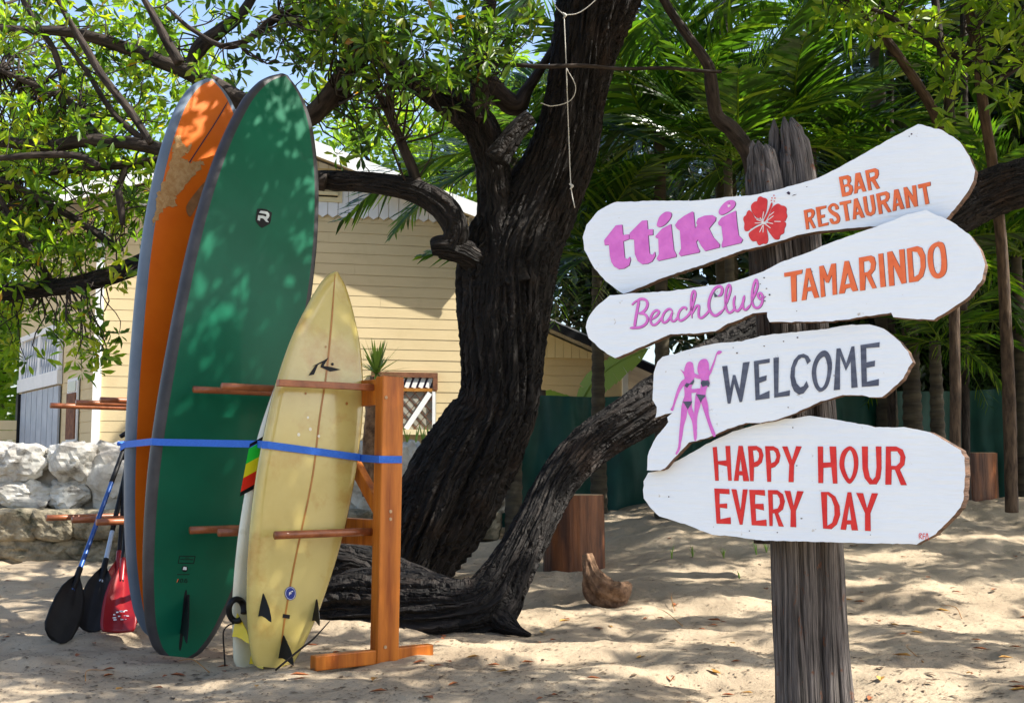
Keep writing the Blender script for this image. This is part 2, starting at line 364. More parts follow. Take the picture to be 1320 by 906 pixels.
# ------------------------------------------------------------------ yellow house
HA = math.radians(14); hd = Vector((math.cos(HA), math.sin(HA), 0)); hn = Vector((math.sin(HA), -math.cos(HA), 0))
HC = at(125, 500, 16.0); HC.z = 0
ld = Vector((-.55, .83, 0)).normalized(); ln = Vector((-ld.y, ld.x, 0)); ln = ln if ln.y < 0 else -ln
UP = Vector((0, 0, 1))
def hpt(px, py, off=0): return onplane(px, py, HC + hn*off, hn)
def lpt(px, py, off=0): return onplane(px, py, HC + ln*off, ln)
hw = (hpt(612, 400) - HC).dot(hd)
house = empty('clapboard_house', HC, 'two-storey yellow clapboard house with white gable behind the surfboards', 'house')
zt = hpt(500, 283).z
def lap_board(a, b, z, h, n, name, parent, th=.007):
    m = MB()
    A, B = Vector(a), Vector(b)
    p = [A+UP*z, B+UP*z, B+UP*z+n*th, A+UP*z+n*th, A+UP*(z+h), B+UP*(z+h), B+UP*(z+h)+n*.004, A+UP*(z+h)+n*.004]
    m.hexa(p); return m.build(name, m_siding, parent)
EXP = .145
nb = int((zt-.2)/EXP)
fc = MB()    # the solid core of the house behind the boards
p1 = HC; p2 = HC+hd*hw; back = Vector((-.24, .97, 0))*6
core_z = zt+.02
fc.hexa([p1, p2, p2+back, p1+ld*4.6, p1+UP*core_z, p2+UP*core_z, p2+back+UP*core_z, p1+ld*4.6+UP*core_z])
fc.build('wall_core', m_siding, house)
for k in range(nb+1):
    z = .2+k*EXP
    cut = .05+(hw-.1)*(.25+.5*((k*.618) % 1))
    lap_board(HC+hd*.05+hn*.003, HC+hd*(cut-.003)+hn*.003, z, EXP-.006, hn, 'clapboard', house)
    lap_board(HC+hd*cut+hn*.003, HC+hd*(hw-.05)+hn*.003, z, EXP-.006, hn, 'clapboard', house, th=.007+.002*((k*.37) % 1))
for k in range(nb+1):
    z = .2+k*EXP
    lap_board(HC+ld*.05+ln*.003, HC+ld*1.75+ln*.003, z, EXP-.006, ln, 'clapboard', house)
MB().beam(HC+hn*.02, HC+hn*.02+UP*zt, hd*.05, hn*.025).build('corner_trim', m_trim, house)
MB().beam(p2+hn*.02-hd*.04, p2+hn*.02-hd*.04+UP*(zt+.1), hd*.05, hn*.025).build('corner_trim', m_trim, house)
# gable of vertical boards with pointed ends
pk_s = (hpt(368, 300)-HC).dot(hd)
roof_off = .42
ra = onplane(420, 197, HC+hn*roof_off, hn); rb = onplane(600, 266, HC+hn*roof_off, hn)
slope = (rb.z-ra.z)/((rb-ra).dot(hd))
def roof_z(s):
    sr = (ra-HC).dot(hd)
    peak = ra.z + slope*(pk_s-sr)
    return peak + slope*abs(s-pk_s)
s = 0.0; gw = .14; k = 0
while s < hw-.05:
    e = min(s+gw-.008, hw-.05); m = MB(); zb = zt-.02
    z0, z1 = roof_z(s)-.05, roof_z(e)-.05
    mid = (s+e)/2; zm = max(roof_z(mid)-.05, zb+.1)
    pts = [(s, zb+.045), (mid, zb), (e, zb+.045), (e, max(z1, zb+.09)), (mid, zm), (s, max(z0, zb+.09))]
    fr = [HC+hd*a_+UP*b_+hn*.045 for a_, b_ in pts]; bk = [p-hn*.03 for p in fr]
    m.add(fr+bk, [(0,1,2,3,4,5), (11,10,9,8,7,6)]+[(q, q+6, (q+1) % 6+6, (q+1) % 6) for q in range(6)])
    m.build('gable_board', m_trim, house); s += gw; k += 1
gb = MB()
gz = [(0, zt), (hw, zt), (hw, roof_z(hw)-.04), (pk_s, roof_z(pk_s)-.04), (0, roof_z(0)-.04)]
fr = [HC+hd*a_+UP*b_+hn*.004 for a_, b_ in gz]; bk = [p-hn*.1 for p in fr]
gb.add(fr+bk, [(0,1,2,3,4), (9,8,7,6,5)]+[(q, q+5, (q+1) % 5+5, (q+1) % 5) for q in range(5)])
gb.build('gable_backing', m_soffit, house)
for sgn in (1, -1):
    s_end = pk_s+sgn*(hw-pk_s+.45)
    A = HC+hd*pk_s+UP*roof_z(pk_s); B = HC+hd*s_end+UP*roof_z(s_end)
    m = MB(); f_ = hn*roof_off; r_ = -hn*6
    rf = m.hexa([A+f_, B+f_, B+r_, A+r_, A+f_+UP*.09, B+f_+UP*.09, B+r_+UP*.09, A+r_+UP*.09]).build('roof_slab', m_roof, house)
    MB().hexa([A+f_*1.0-UP*.012, B+f_-UP*.012, B-hn*.0-UP*.012, A-UP*.012, A+f_-UP*.003, B+f_-UP*.003, B-UP*.003, A-UP*.003]).build('soffit', m_soffit, rf)
    g = hn*(roof_off+.03)
    MB().hexa([A+hn*(roof_off+.004)-UP*.1, B+hn*(roof_off+.004)-UP*.1, B+g-UP*.1, A+g-UP*.1, A+hn*(roof_off+.004)+UP*.10, B+hn*(roof_off+.004)+UP*.10, B+g+UP*.10, A+g+UP*.10]).build('bargeboard', m_trim, rf)
# louvred vent
vent = MB()
def hrect(mb, x0, y0, x1, y1, o0, o1):
    a_, b_ = hpt(x0, y1), hpt(x1, y0)
    s0, s1 = (a_-HC).dot(hd), (b_-HC).dot(hd); z0, z1 = a_.z, b_.z
    P = lambda s_, z_, o_: HC+hd*s_+UP*z_+hn*o_
    mb.hexa([P(s0,z0,o0), P(s1,z0,o0), P(s1,z0,o1), P(s0,z0,o1), P(s0,z1,o0), P(s1,z1,o0), P(s1,z1,o1), P(s0,z1,o1)]); return mb
v = hrect(MB(), 396, 220, 441, 260, .048, .060).build('vent', m_soffit, house)
hrect(MB(), 400, 226, 435, 254, .062, .066).build('vent_opening', m_black, v)
for k in range(5):
    hrect(MB(), 400, 228+k*5.4, 435, 230.6+k*5.4, .068, .10).build('louvre', m_soffit, v)
# front window with lattice
wn = hrect(MB(), 480, 482, 562, 560, .026, .034).build('window', m_glass, house)
hrect(MB(), 478, 481, 563, 486, .026, .075).build('window_head', m_rust, wn)
hrect(MB(), 557, 486, 563, 503, .026, .075).build('window_jamb', m_rust, wn)
hrect(MB(), 478, 501, 562, 504, .036, .07).build('transom_bar', m_stringer, wn)
hrect(MB(), 556, 504, 560, 554, .036, .07).build('window_jamb', m_trim, wn)
hrect(MB(), 476, 554, 564, 560, .026, .11).build('window_sill', m_soffit, wn)
hrect(MB(), 480, 486.5, 556.5, 500.5, .0345, .036).build('transom_panel', m_dark, wn)
def hbar(x0, y0, x1, y1, wid, o, name, mat, par):
    a_ = hpt(x0, y0)+hn*o; b_ = hpt(x1, y1)+hn*o; d = (b_-a_).normalized(); sd_ = d.cross(hn)
    MB().beam(a_, b_, sd_*wid/2, hn*.006).build(name, mat, par)
for k in range(9):
    x = 478+k*9
    hbar(x, 500, x+5, 487, .06, .045, 'lattice_slat', m_trim, wn)
for k in range(-3, 8):
    x = 480+k*13
    for dx in (44, -44):
        x0, x1 = (x, x+dx); y0, y1 = 554, 504
        if dx < 0: x0, x1 = x+30, x+30+dx
        def clip(xa, ya, xb, yb, lo, hi):
            if xa > xb: xa, ya, xb, yb = xb, yb, xa, ya
            if xb <= lo or xa >= hi: return None
            if xa < lo: ya = ya+(yb-ya)*(lo-xa)/(xb-xa); xa = lo
            if xb > hi: yb = ya+(yb-ya)*(hi-xa)/(xb-xa); xb = hi
            return xa, ya, xb, yb
        c = clip(x0, y0, x1, y1, 481, 555.5)
        if c and abs(c[2]-c[0]) > 4: hbar(*c, .009, .052 if dx > 0 else .062, 'lattice_bar', m_rust, wn)
hbar(522, 553, 553, 507, .07, .078, 'brace_board', m_trim, wn)
# side wall of the house: balcony, shutters, small window
def lrect(mb, x0, x1, z0, z1, o0, o1):
    s0, s1 = (lpt(x0, 520)-HC).dot(ld), (lpt(x1, 520)-HC).dot(ld)
    P = lambda s_, z_, o_: HC+ld*s_+UP*z_+ln*o_
    mb.hexa([P(s0,z0,o0), P(s1,z0,o0), P(s1,z0,o1), P(s0,z0,o1), P(s0,z1,o0), P(s1,z1,o0), P(s1,z1,o1), P(s0,z1,o1)]); return mb
zl = lambda px, py: lpt(px, py).z
lrect(MB(), 28, 80, zl(80, 495), zl(80, 477), .01, .08).build('balcony_fascia', m_trim, house)
lrect(MB(), 28, 80, zl(80, 477)+.004, zl(80, 424), .012, .03).build('balcony_lattice', m_trim, house)
lrect(MB(), 28, 80, zl(80, 424), zl(80, 417), .01, .07).build('balcony_rail', m_trim, house)
for xx in (29.5, 53, 78):
    lrect(MB(), xx-1.5, xx+1.5, zl(80, 477)+.006, zl(80, 424)-.004, .032, .06).build('balcony_post', m_trim, house)
for q in range(15):
    zq0, zq1 = zl(80, 477)+.01, zl(80, 424)-.01
    xa = 31+q*3.2
    for dq in (-1, 1):
        s0 = (lpt(xa, 520)-HC).dot(ld); L0 = HC+ld*s0+ln*.036+UP*zq0; L1 = HC+ld*(s0+dq*.22)+ln*.036+UP*zq1
        dd = (L1-L0).normalized(); MB().beam(L0, L1, dd.cross(ln)*.011, ln*(.004 if dq > 0 else .008)).build('lattice_strip', m_shut, house)
for q in range(7):
    x0 = 31+q*7
    lrect(MB(), x0, x0+6.4, .3, zl(80, 497), .02, .05).build('shutter_slat', m_shut, house)
lrect(MB(), 28, 30.6, .3, zl(80, 497), .02, .09).build('shutter_jamb', m_black, house)
lw = lrect(MB(), 91, 104, zl(97, 568), zl(97, 488), .026, .05).build('window', m_trim, house)
lrect(MB(), 92, 103, zl(97, 566), zl(97, 507), .052, .07).build('lattice_panel', m_rust, lw)
lrect(MB(), 92.6, 102.4, zl(97, 505), zl(97, 492), .052, .06).build('pane', m_glass, lw)
lrect(MB(), 90, 105, zl(97, 571), zl(97, 568)-.004, .026, .09).build('sill', m_trim, lw)

# ------------------------------------------------------------------ low annexe house behind the trunk
AA = math.radians(14); ad = Vector((math.cos(AA), math.sin(AA), 0)); an = Vector((math.sin(AA), -math.cos(AA), 0))
AC = at(640, 500, 18.6); AC.z = 0
apt = lambda px, py: onplane(px, py, AC, an)
annex = empty('clapboard_annexe', AC, 'low yellow annexe with dark eave seen between trunk and sign', 'house')
aw = (apt(808, 500)-AC).dot(ad); az = apt(740, 462).z
bk = Vector((-.24, .97, 0))*4
MB().hexa([AC, AC+ad*aw, AC+ad*aw+bk, AC+bk, AC+UP*(az+.1), AC+ad*aw+UP*(az+.1), AC+ad*aw+bk+UP*(az+.1), AC+bk+UP*(az+.1)]).build('wall_core', m_siding, annex)
for k in range(int((az-.5)/.15)+1):
    z = .5+k*.15
    if z > az: break
    lap_board(AC+ad*.02+an*.003, AC+ad*(aw-.08)+an*.003, z, min(.144, az-z), an, 'clapboard', annex)
MB().beam(AC+ad*(aw-.04)+an*.03, AC+ad*(aw-.04)+an*.03+UP*(az+.05), ad*.045, an*.025).build('corner_trim', m_trim, annex)
e0 = onplane(700, 414, AC+an*.5, an); e1 = onplane(768, 444, AC+an*.5, an)
asl = (e1.z-e0.z)/((e1-e0).dot(ad)); s_e0 = (e0-AC).dot(ad)
arz = lambda s_: e0.z+asl*(s_-s_e0)
s = 0
while s < aw-.02:
    e = min(s+.13, aw-.02); m = MB()
    P = lambda s_, z_, o_: AC+ad*s_+UP*z_+an*o_
    z0, z1 = arz(s)-.05, arz(e)-.05
    if min(z0, z1) > az+.03:
        m.hexa([P(s,az,.004), P(e-.006,az,.004), P(e-.006,az,.05), P(s,az,.05), P(s,z0,.004), P(e-.006,z1,.004), P(e-.006,z1,.05), P(s,z0,.05)]).build('gable_board', m_soffit, annex)
    s += .13
P = lambda s_, z_, o_: AC+ad*s_+UP*z_+an*o_
s0, s1 = -.8, aw+1.0
MB().hexa([P(s0,arz(s0)-.02,-4), P(s1,arz(s1)-.02,-4), P(s1,arz(s1)-.02,.5), P(s0,arz(s0)-.02,.5), P(s0,arz(s0)+.09,-4), P(s1,arz(s1)+.09,-4), P(s1,arz(s1)+.09,.5), P(s0,arz(s0)+.09,.5)]).build('roof_slab', m_roof, annex)
MB().hexa([P(s0,arz(s0)-.07,.504), P(s1,arz(s1)-.07,.504), P(s1,arz(s1)-.07,.53), P(s0,arz(s0)-.07,.53), P(s0,arz(s0)+.06,.504), P(s1,arz(s1)+.06,.504), P(s1,arz(s1)+.06,.53), P(s0,arz(s0)+.06,.53)]).build('fascia', m_black, annex)

# yellow fence at the far left edge
fy = empty('yellow_board_fence', at(5, 590, 19), 'sunlit yellow horizontal board fence at the far left edge', 'fence')
for k in range(10):
    z = .2+k*.16
    A = at(-60, 560, 19.5); B = at(34, 560, 19.5)
    MB().hexa([(A.x,19.5,z),(B.x,19.5,z),(B.x,19.53,z),(A.x,19.53,z),(A.x,19.5,z+.15),(B.x,19.5,z+.15),(B.x,19.53,z+.15),(A.x,19.53,z+.15)]).build('board', m_siding, fy)

# ------------------------------------------------------------------ stone wall
WY = 13.0
wall = empty('stone_wall', (-3.4, WY, 0), 'low rough limestone wall with a mossy block ledge in front', 'wall')
def rock_mesh(name, c, sx, sy, sz, seed, sub=4, amp=.22, sharp=2.6):
    import bmesh
    bm = bmesh.new(); bmesh.ops.create_icosphere(bm, subdivisions=sub, radius=1)
    V = np.array([v.co[:] for v in bm.verts])
    q = np.abs(V)**sharp; V = V/(q.sum(1)**(1/sharp))[:, None]
    d = 1+amp*fbm(V[:, 0]*1.5+seed, V[:, 1]*1.5, V[:, 2]*1.5, seed, 4, .55)
    fac = np.round(noise3(V[:, 0]*1.1, V[:, 1]*1.1, V[:, 2]*1.1, seed+40)*3)/3
    V = V*(d+fac*.10)[:, None]*np.array([sx, sy, sz]) + np.array(c)
    for v_, co in zip(bm.verts, V): v_.co = co
    me = bpy.data.meshes.new(name); bm.to_mesh(me); bm.free(); return me
xw0, xw1 = -8.5, -.35
zl0, zl1 = .62, 1.27
N_ = 120; mm = MB()
xs = np.linspace(xw0, xw1, N_)
zt_ = zl1-.06+.05*fbm(xs*1.5, 0*xs, 0*xs, 5, 3)
vv = []
for x_, z_ in zip(xs, zt_): vv += [(x_, WY, -.2), (x_, WY, z_), (x_, WY+.45, z_+.02), (x_, WY+.45, -.2)]
ff = []
for k in range(N_-1):
    b = 4*k; ff += [(b, b+4, b+5, b+1), (b+1, b+5, b+6, b+2), (b+2, b+6, b+7, b+3)]
mm.add(vv, ff).build('mortar_core', m_mortar, wall)
rs = random.Random(4)
# big stones laid in two uneven courses, joints of mortar between
x_ = xw0; q = 0
while x_ < xw1:
    w_ = rs.uniform(.38, .75); tall = rs.random() < .35
    if tall:
        link('stone', rock_mesh('stone', (x_+w_/2, WY-.02, (zl0+zl1)/2+rs.uniform(-.02,.03)), w_*.53, .18, .36, 100+q, amp=.24), m_stone, wall, smooth=False); q += 1
    else:
        zs = rs.uniform(.26, .40)
        for (zc, hz) in ((zl0+zs/2, zs*.56), (zl0+zs+(zl1-zl0-zs)/2+.01, (zl1-zl0-zs)*.56)):
            ww = w_*rs.uniform(.46, .56)
            link('stone', rock_mesh('stone', (x_+w_/2+rs.uniform(-.05,.05), WY-.02+rs.uniform(-.05,.03), zc), ww, rs.uniform(.13,.2), hz, 200+q, amp=.26), m_stone, wall); q += 1
    x_ += w_*.94
# ledge blocks
x_ = xw0; q = 0
while x_ < xw1-.2:
    w_ = rs.uniform(.34, .48)
    link('ledge_block', rock_mesh('ledge_block', (x_+w_/2, WY-.30+rs.uniform(-.02,.02), .46+rs.uniform(-.01,.01)), w_*.545, .34, .155, 300+q, sub=4, amp=.05, sharp=8), m_block, wall); q += 1
    x_ += w_
x_ = xw0
while x_ < xw1-.2:
    w_ = rs.uniform(.5, .9)
    link('footing_stone', rock_mesh('footing_stone', (x_+w_/2, WY-.24+rs.uniform(-.05,.03), .21), w_*.56, .30, .17, 400+q, amp=.13, sharp=4), m_block, wall); q += 1
    x_ += w_*.95
lr = gp(18, 722)
o = link('loose_stone', rock_mesh('loose_stone', (lr.x, lr.y, lr.z+.05), .16, .13, .10, 77), m_stone, None, label='small loose stone on the sand at the foot of the stone wall', cat='stone')

# ------------------------------------------------------------------ green shade-cloth fence
fence = empty('shade_cloth_fence', at(900, 640, 13.3), 'dark green shade-cloth fence running behind the tree and the sign', 'fence')
fp = [at(632, 690, 13.6), at(700, 690, 13.5), at(840, 650, 13.5), at(1010, 648, 13.6), at(1150, 648, 13.7), at(1330, 648, 13.9), at(1480, 648, 14.1)]
tops = [1.86, 1.84, 1.84, 1.86, 1.9, 1.95, 2.0]
fpx = np.array([p.x for p in fp]); fpy = np.array([p.y for p in fp])
U_ = np.linspace(fpx[0], fpx[-1], 260); yy = np.interp(U_, fpx, fpy); tp = np.interp(U_, fpx, tops)
zb_ = gbase(U_, yy)-.05
VV = []; rows = 22
for r in range(rows):
    t = r/(rows-1); z = zb_+(tp-.03*np.abs(np.sin(U_*1.6))-zb_)*t
    fold = .08*fbm(U_*3.2, z*.7, 0*U_, 9, 3)+.05*np.sin(U_*9+2*noise3(U_, z*.8, 0*U_, 2))*(1-t*.6)
    VV.append(np.stack([U_, yy+fold, z], -1))
VV = np.array(VV).reshape(-1, 3); n_ = len(U_)
i, j = np.meshgrid(np.arange(rows-1), np.arange(n_-1), indexing='ij'); a = i*n_+j
link('cloth', npmesh('cloth', VV, np.stack([a, a+1, a+1+n_, a+n_], -1).reshape(-1, 4)), m_cloth, fence, smooth=True)
for p, tz in zip(fp, tops):
    tube('fence_post', [(p.x, p.y+.12, -.1), (p.x+.01, p.y+.12, tz*.6), (p.x, p.y+.12, tz+.05)], [.045, .04, .038], m_barkpale, fence, seg=8)
# round poles of the shelter beyond the sign
for px_, y0, y1, wpx, lab in ((1150, 380, 640, 12, 'slim round pole behind the right end of the welcome plank'), (1246, 380, 640, 12, 'slim round pole behind the right ends of the signs')):
    b_ = at(px_, y1, 13.0); t_ = at(px_-4, y0-420, 13.0); g_ = ground(b_.x, b_.y)
    tube('shelter_pole', [(b_.x, 13.0, g_-.1), (b_.x+.02, 13.0, 1.6), (t_.x, 13.0, t_.z)], [.05, .045, .04], m_branch, None, seg=10, label=lab, cat='pole', group='poles of the shelter')

SHRUBS = [(1040, 455, 14.6), (1150, 440, 14.7), (1255, 430, 14.8), (1350, 440, 14.9)]
# ------------------------------------------------------------------ stumps and driftwood
def stump(px, pyb, wpx, hpx, label, seed, tilt=0):
    b_ = gp(px, pyb); sc = F/b_.y; r = wpx/sc/2; h = hpx/sc
    st = empty('tree_stump', b_, label, 'stump', 'cut stumps used as seats')
    disp = lambda TH, S, R: 1+.05*noise3(np.cos(TH)*1.2, np.sin(TH)*1.2, S*.4, seed)+.025*(1-2*np.abs(noise3(np.cos(TH)*6, np.sin(TH)*6, S*.8, seed+3)))
    tube('stump_side', [(b_.x, b_.y+r, b_.z-.08), (b_.x, b_.y+r, b_.z+h*.5), (b_.x+tilt, b_.y+r, b_.z+h)], [r*1.02, r, r], m_stump, st, seg=56, n=24, disp=disp, cap=False)
    V, Fq, C = tube_arrays([(b_.x, b_.y+r, b_.z+h-.05), (b_.x+tilt, b_.y+r, b_.z+h+.004)], [r*.97, r*.97], 56, lambda TH, S, R: 1+.05*noise3(np.cos(TH)*1.2, np.sin(TH)*1.2, 0*S+h*.4, seed))
    me = bpy.data.meshes.new('stump_top'); me.from_pydata(V.tolist(), [], Fq.tolist()+C.tolist()); link('stump_top', me, m_stumptop, st)
stump(741, 737, 78, 96, 'reddish brown cut stump behind the leaning trunk, lit on its right', 3)
stump(1262, 646, 74, 62, 'dark brown cut stump in the shade at the right behind the signs', 8)
b_ = gp(785, 780)
dw = [at(757, 714, b_.y+.02), at(760, 730, b_.y), at(766, 747, b_.y-.03), at(779, 763, b_.y-.04), at(796, 766, b_.y-.01), at(811, 753, b_.y+.05)]
def ddisp(TH, S, R): return 1+.26*noise3(np.cos(TH)*1.3, np.sin(TH)*1.3, S*8, 61)+.16*(1-2*np.abs(noise3(np.cos(TH)*3, np.sin(TH)*3, S*9, 62)))+.06*noise3(np.cos(TH)*9, np.sin(TH)*9, S*30, 63)
tube('driftwood_root', dw, [.03, .052, .082, .105, .10, .03], m_drift, None, seg=64, n=70, disp=ddisp, label='curved brown driftwood root standing on the sand beside the stump', cat='driftwood')

# ------------------------------------------------------------------ foliage helpers
def leaf_arrays(C, per, size, rng, wide=.36, spread=.5, upb=.25, tint0=.5, tvar=.3, out=None):
    n = len(C)*per
    c = np.repeat(np.asarray(C, float), per, 0)
    d = rng.normal(size=(n, 3)); d[:, 2] += upb
    if out is not None: d += np.repeat(out, per, 0)*1.2
    d /= np.linalg.norm(d, axis=1)[:, None]
    l = size*rng.uniform(.65, 1.25, n)
    nn = rng.normal(size=(n, 3))*.7; nn[:, 2] += 1.0
    s = np.cross(d, nn); s /= np.linalg.norm(s, axis=1)[:, None]+1e-9
    u = np.cross(s, d); w = l*wide*.5
    b = c + d*(size*spread*rng.uniform(0, 1, n))[:, None]
    def P(a, k, z): return b + d*(l*a)[:, None] + s*(w*k)[:, None] + u*(l*z)[:, None]
    V = np.stack([P(0, 0, 0), P(.33, .72, .05), P(.68, 1.0, .03), P(1, 0, -.10), P(.68, -1.0, .03), P(.33, -.72, .05)], 1).reshape(-1, 3)
    k = np.arange(n)*6
    Fq = np.concatenate([np.stack([k, k+1, k+2, k+3], -1), np.stack([k+3, k+4, k+5, k], -1)])
    ti = np.clip(np.repeat(rng.normal(tint0, tvar*.6, len(C)), per)+rng.normal(0, tvar*.6, n), 0, .955)
    ti = np.where(rng.random(n) < .010, 1.0, ti)
    return V, Fq, np.repeat(ti, 6)
def crown(name, mat, parent, C, per, size, seed, **k):
    V, Fq, T = leaf_arrays(C, per, size, np.random.default_rng(seed), **k)
    return link(name, npmesh(name, V, Fq, T), mat, parent)
def cl_px(specs, rng):
    out = []
    for (cx, cy, rx, ry, y0, y1, n) in specs:
        for q in range(n):
            while True:
                a, b = rng.uniform(-1, 1, 2)
                if a*a+b*b <= 1: break
            out.append(at(cx+a*rx, cy+b*ry, rng.uniform(y0, y1))[:])
    return np.array(out)
def twigs(name, mat, parent, C, B, rng, maxl=1.6, r0=.009):
    B = np.asarray(B); VV = []; FF = []; nv = 0
    for c in C:
        d = np.linalg.norm(B-c, axis=1); k = int(np.argmin(d + rng.uniform(0, .35, len(d))))
        b = B[k]
        if d[k] > maxl: b = c+(b-c)*(maxl*.5/d[k])
        m1 = c*.35+b*.65+rng.normal(0, .09, 3)*min(1, d[k]); m2 = c*.72+b*.28+rng.normal(0, .08, 3)*min(1, d[k])
        Q = catmull([b, m1, m2, c], 8)
        V, Fq, _ = tube_arrays(Q, np.linspace(r0*(.6+min(d[k], 2)*.5), .0025, 8), 4, cap=False)
        VV.append(V); FF.append(Fq+nv); nv += len(V)
    return link(name, npmesh(name, np.vstack(VV), np.vstack(FF)), mat, parent, smooth=True)
def limb(name, spec, mat, parent, seed, seg=20, dens=60, depth=.14, store=None, freq=5.0, along=1.6):
    P = []; R = []
    for (px, py, Y, wpx) in spec:
        p = at(px, py, Y); P.append(p); R.append(wpx/2/(F/Y))
    ln_ = sum((P[i+1]-P[i]).length for i in range(len(P)-1))
    n = int(max(12, ln_*dens))
    if store is not None: store.extend(catmull([list(p) for p in P], max(6, int(ln_*8))).tolist())
    return tube(name, P, R, mat, parent, seg=seg, n=n, disp=bark_disp(seed, depth=depth, freq=freq, along=along))
BR = []
def Ys(spec, Y): return [(a, b, Y, c) for a, b, c in spec]

# ------------------------------------------------------------------ the big dark shade tree
tb = at(560, 735, 10.1)
tree = empty('shade_tree', (tb.x, tb.y, ground(tb.x, tb.y)), 'big dark-barked tree with a forked trunk and a second trunk leaning right', 'tree')
trunk_spec = [(505,800,10.1,92),(520,750,10.1,96),(531,722,10.1,100),(548,690,10.1,108),(566,660,10.1,114),(592,610,10.1,114),(622,560,10.1,108),(643,512,10.1,98),(650,400,10.1,114),(660,330,10.1,120),(692,268,10.1,102),(725,200,10.05,88),(742,130,10,78),(755,60,9.95,86),(770,0,9.9,106),(800,-90,9.8,110),(830,-250,9.6,90),(850,-450,9.4,60)]
limb('trunk', trunk_spec, m_bark, tree, 1, seg=230, dens=52, depth=.17, freq=9, along=1.3)
limb('leaning_trunk', [(340,782,8.75,36),(400,785,8.6,60),(450,784,8.55,76),(520,788,8.4,72),(580,790,8.3,72),(626,780,8.3,72),(650,748,8.35,60),(669,714,8.4,51),(691,672,8.5,48),(711,632,8.65,47),(735,600,8.75,50),(765,572,8.85,52),(800,548,8.9,54),(850,516,9,58),(900,482,9,56),(985,432,9.1,52),(1100,350,9.1,52),(1250,262,9.1,58),(1330,232,9,55),(1450,200,8.9,48),(1600,150,8.8,38),(1760,70,8.8,24),(1880,-60,8.9,10)], m_bark, tree, 2, seg=190, dens=52, depth=.26, freq=7, along=1.5)
limb('root', [(628,782,8.3,46),(650,801,8.12,27),(667,812,8.0,13),(684,818,7.95,4)], m_bark, tree, 29, seg=40, depth=.3)
limb('root', [(430,764,9.0,40),(480,762,9.0,56),(540,768,8.8,60),(600,776,8.6,44),(630,782,8.4,30)], m_bark, tree, 21, seg=48, depth=.2)
limb('root', [(400,720,9.5,40),(450,728,9.5,58),(510,744,9.4,48),(560,756,9.2,30),(590,764,9.0,16)], m_bark, tree, 22, seg=48, depth=.2)
limb('branch', Ys([(664,370,80),(645,300,54),(640,250,44),(634,205,42),(615,158,44),(566,124,34),(512,88,28),(450,45,24),(380,-4,22),(300,-60,18),(220,-100,12)], 9.95), m_bark, tree, 3, seg=56, depth=.2, store=BR)
limb('branch', Ys([(616,165,26),(618,110,24),(622,55,20),(632,0,18),(650,-80,12)], 9.9), m_branch, tree, 4, store=BR)
limb('branch', Ys([(640,206,32),(660,176,26),(676,158,23),(684,151,21)], 9.7), m_bark, tree, 5, seg=30)
limb('branch', Ys([(628,105,26),(645,126,28),(667,137,24),(680,116,16),(697,90,12),(715,60,9)], 10.15), m_branch, tree, 6, store=BR)
limb('branch', Ys([(500,108,4),(545,96,5),(600,87,6),(650,84,5.5),(700,86,5.5),(750,85,5.5),(800,89,5),(860,88,5),(905,92,5),(930,93,4)], 9.3), m_branch, tree, 7, seg=8)
limb('branch', [(672,360,10.15,60),(625,340,9.95,40),(595,324,9.8,32),(568,318,9.75,30),(556,320,9.75,20)], m_bark, tree, 8, seg=40, store=BR)
limb('branch', [(578,322,9.75,30),(588,298,9.75,32),(572,268,9.75,34),(540,248,9.75,30),(500,238,9.75,26),(450,234,9.8,25),(400,234,9.8,24),(330,250,9.8,24),(260,292,9.8,24),(180,340,9.8,24),(110,364,9.7,22),(60,372,9.7,20),(0,378,9.6,19),(-80,384,9.5,14)], m_bark, tree, 9, seg=36, depth=.15, store=BR)
limb('branch', Ys([(538,252,16),(534,225,14),(520,190,12),(506,158,10),(490,125,8),(470,95,5)], 9.75), m_branch, tree, 10, store=BR)
left_br = [
 [(470,60,26),(400,150,26),(330,140,26),(257,100,22),(200,77,18),(133,52,16),(80,41,13),(0,37,9),(-60,30,6)],
 [(245,95,18),(258,62,20),(285,40,18),(312,18,14),(335,-20,10)],
 [(232,82,14),(216,55,13),(200,25,10),(180,-10,7)],
 [(420,235,24),(330,215,22),(260,205,20),(205,192,18),(160,184,17),(110,182,16),(60,189,15),(0,183,13),(-60,180,9)],
 [(300,210,16),(240,208,14),(205,208,13),(160,213,11),(120,216,10),(55,225,6)],
 [(128,214,8),(100,201,9),(50,200,9),(0,204,8),(-40,205,5)],
 [(82,122,8),(79,95,9),(68,62,8),(52,38,7),(30,0,6),(15,-40,4)],
 [(128,180,11),(112,160,10),(90,132,9),(70,118,8),(35,106,7),(0,90,5)],
 [(195,185,9),(165,140,10),(132,98,10),(108,58,9),(84,18,7),(65,-20,5)],
 [(62,360,12),(40,325,11),(18,290,9),(0,255,6),(-15,225,4)],
 [(150,250,6),(154,240,8),(160,222,9),(168,208,9)],
 [(152,245,9),(156,268,9),(158,290,6)],
 [(210,200,9),(150,150,8),(110,90,6),(80,50,5)],
 [(150,320,10),(110,290,9),(60,262,9),(20,240,7),(-20,225,5)],
 [(360,20,12),(300,60,8),(250,40,6),(215,10,4)],
 [(450,125,8),(420,140,7),(400,138,5)],
]
for q, sp in enumerate(left_br):
    limb('branch', Ys(sp, 9.7+.35*math.sin(q*2.1)), m_branch, tree, 30+q, seg=12, dens=30, depth=.12, store=BR)
rng = np.random.default_rng(5)
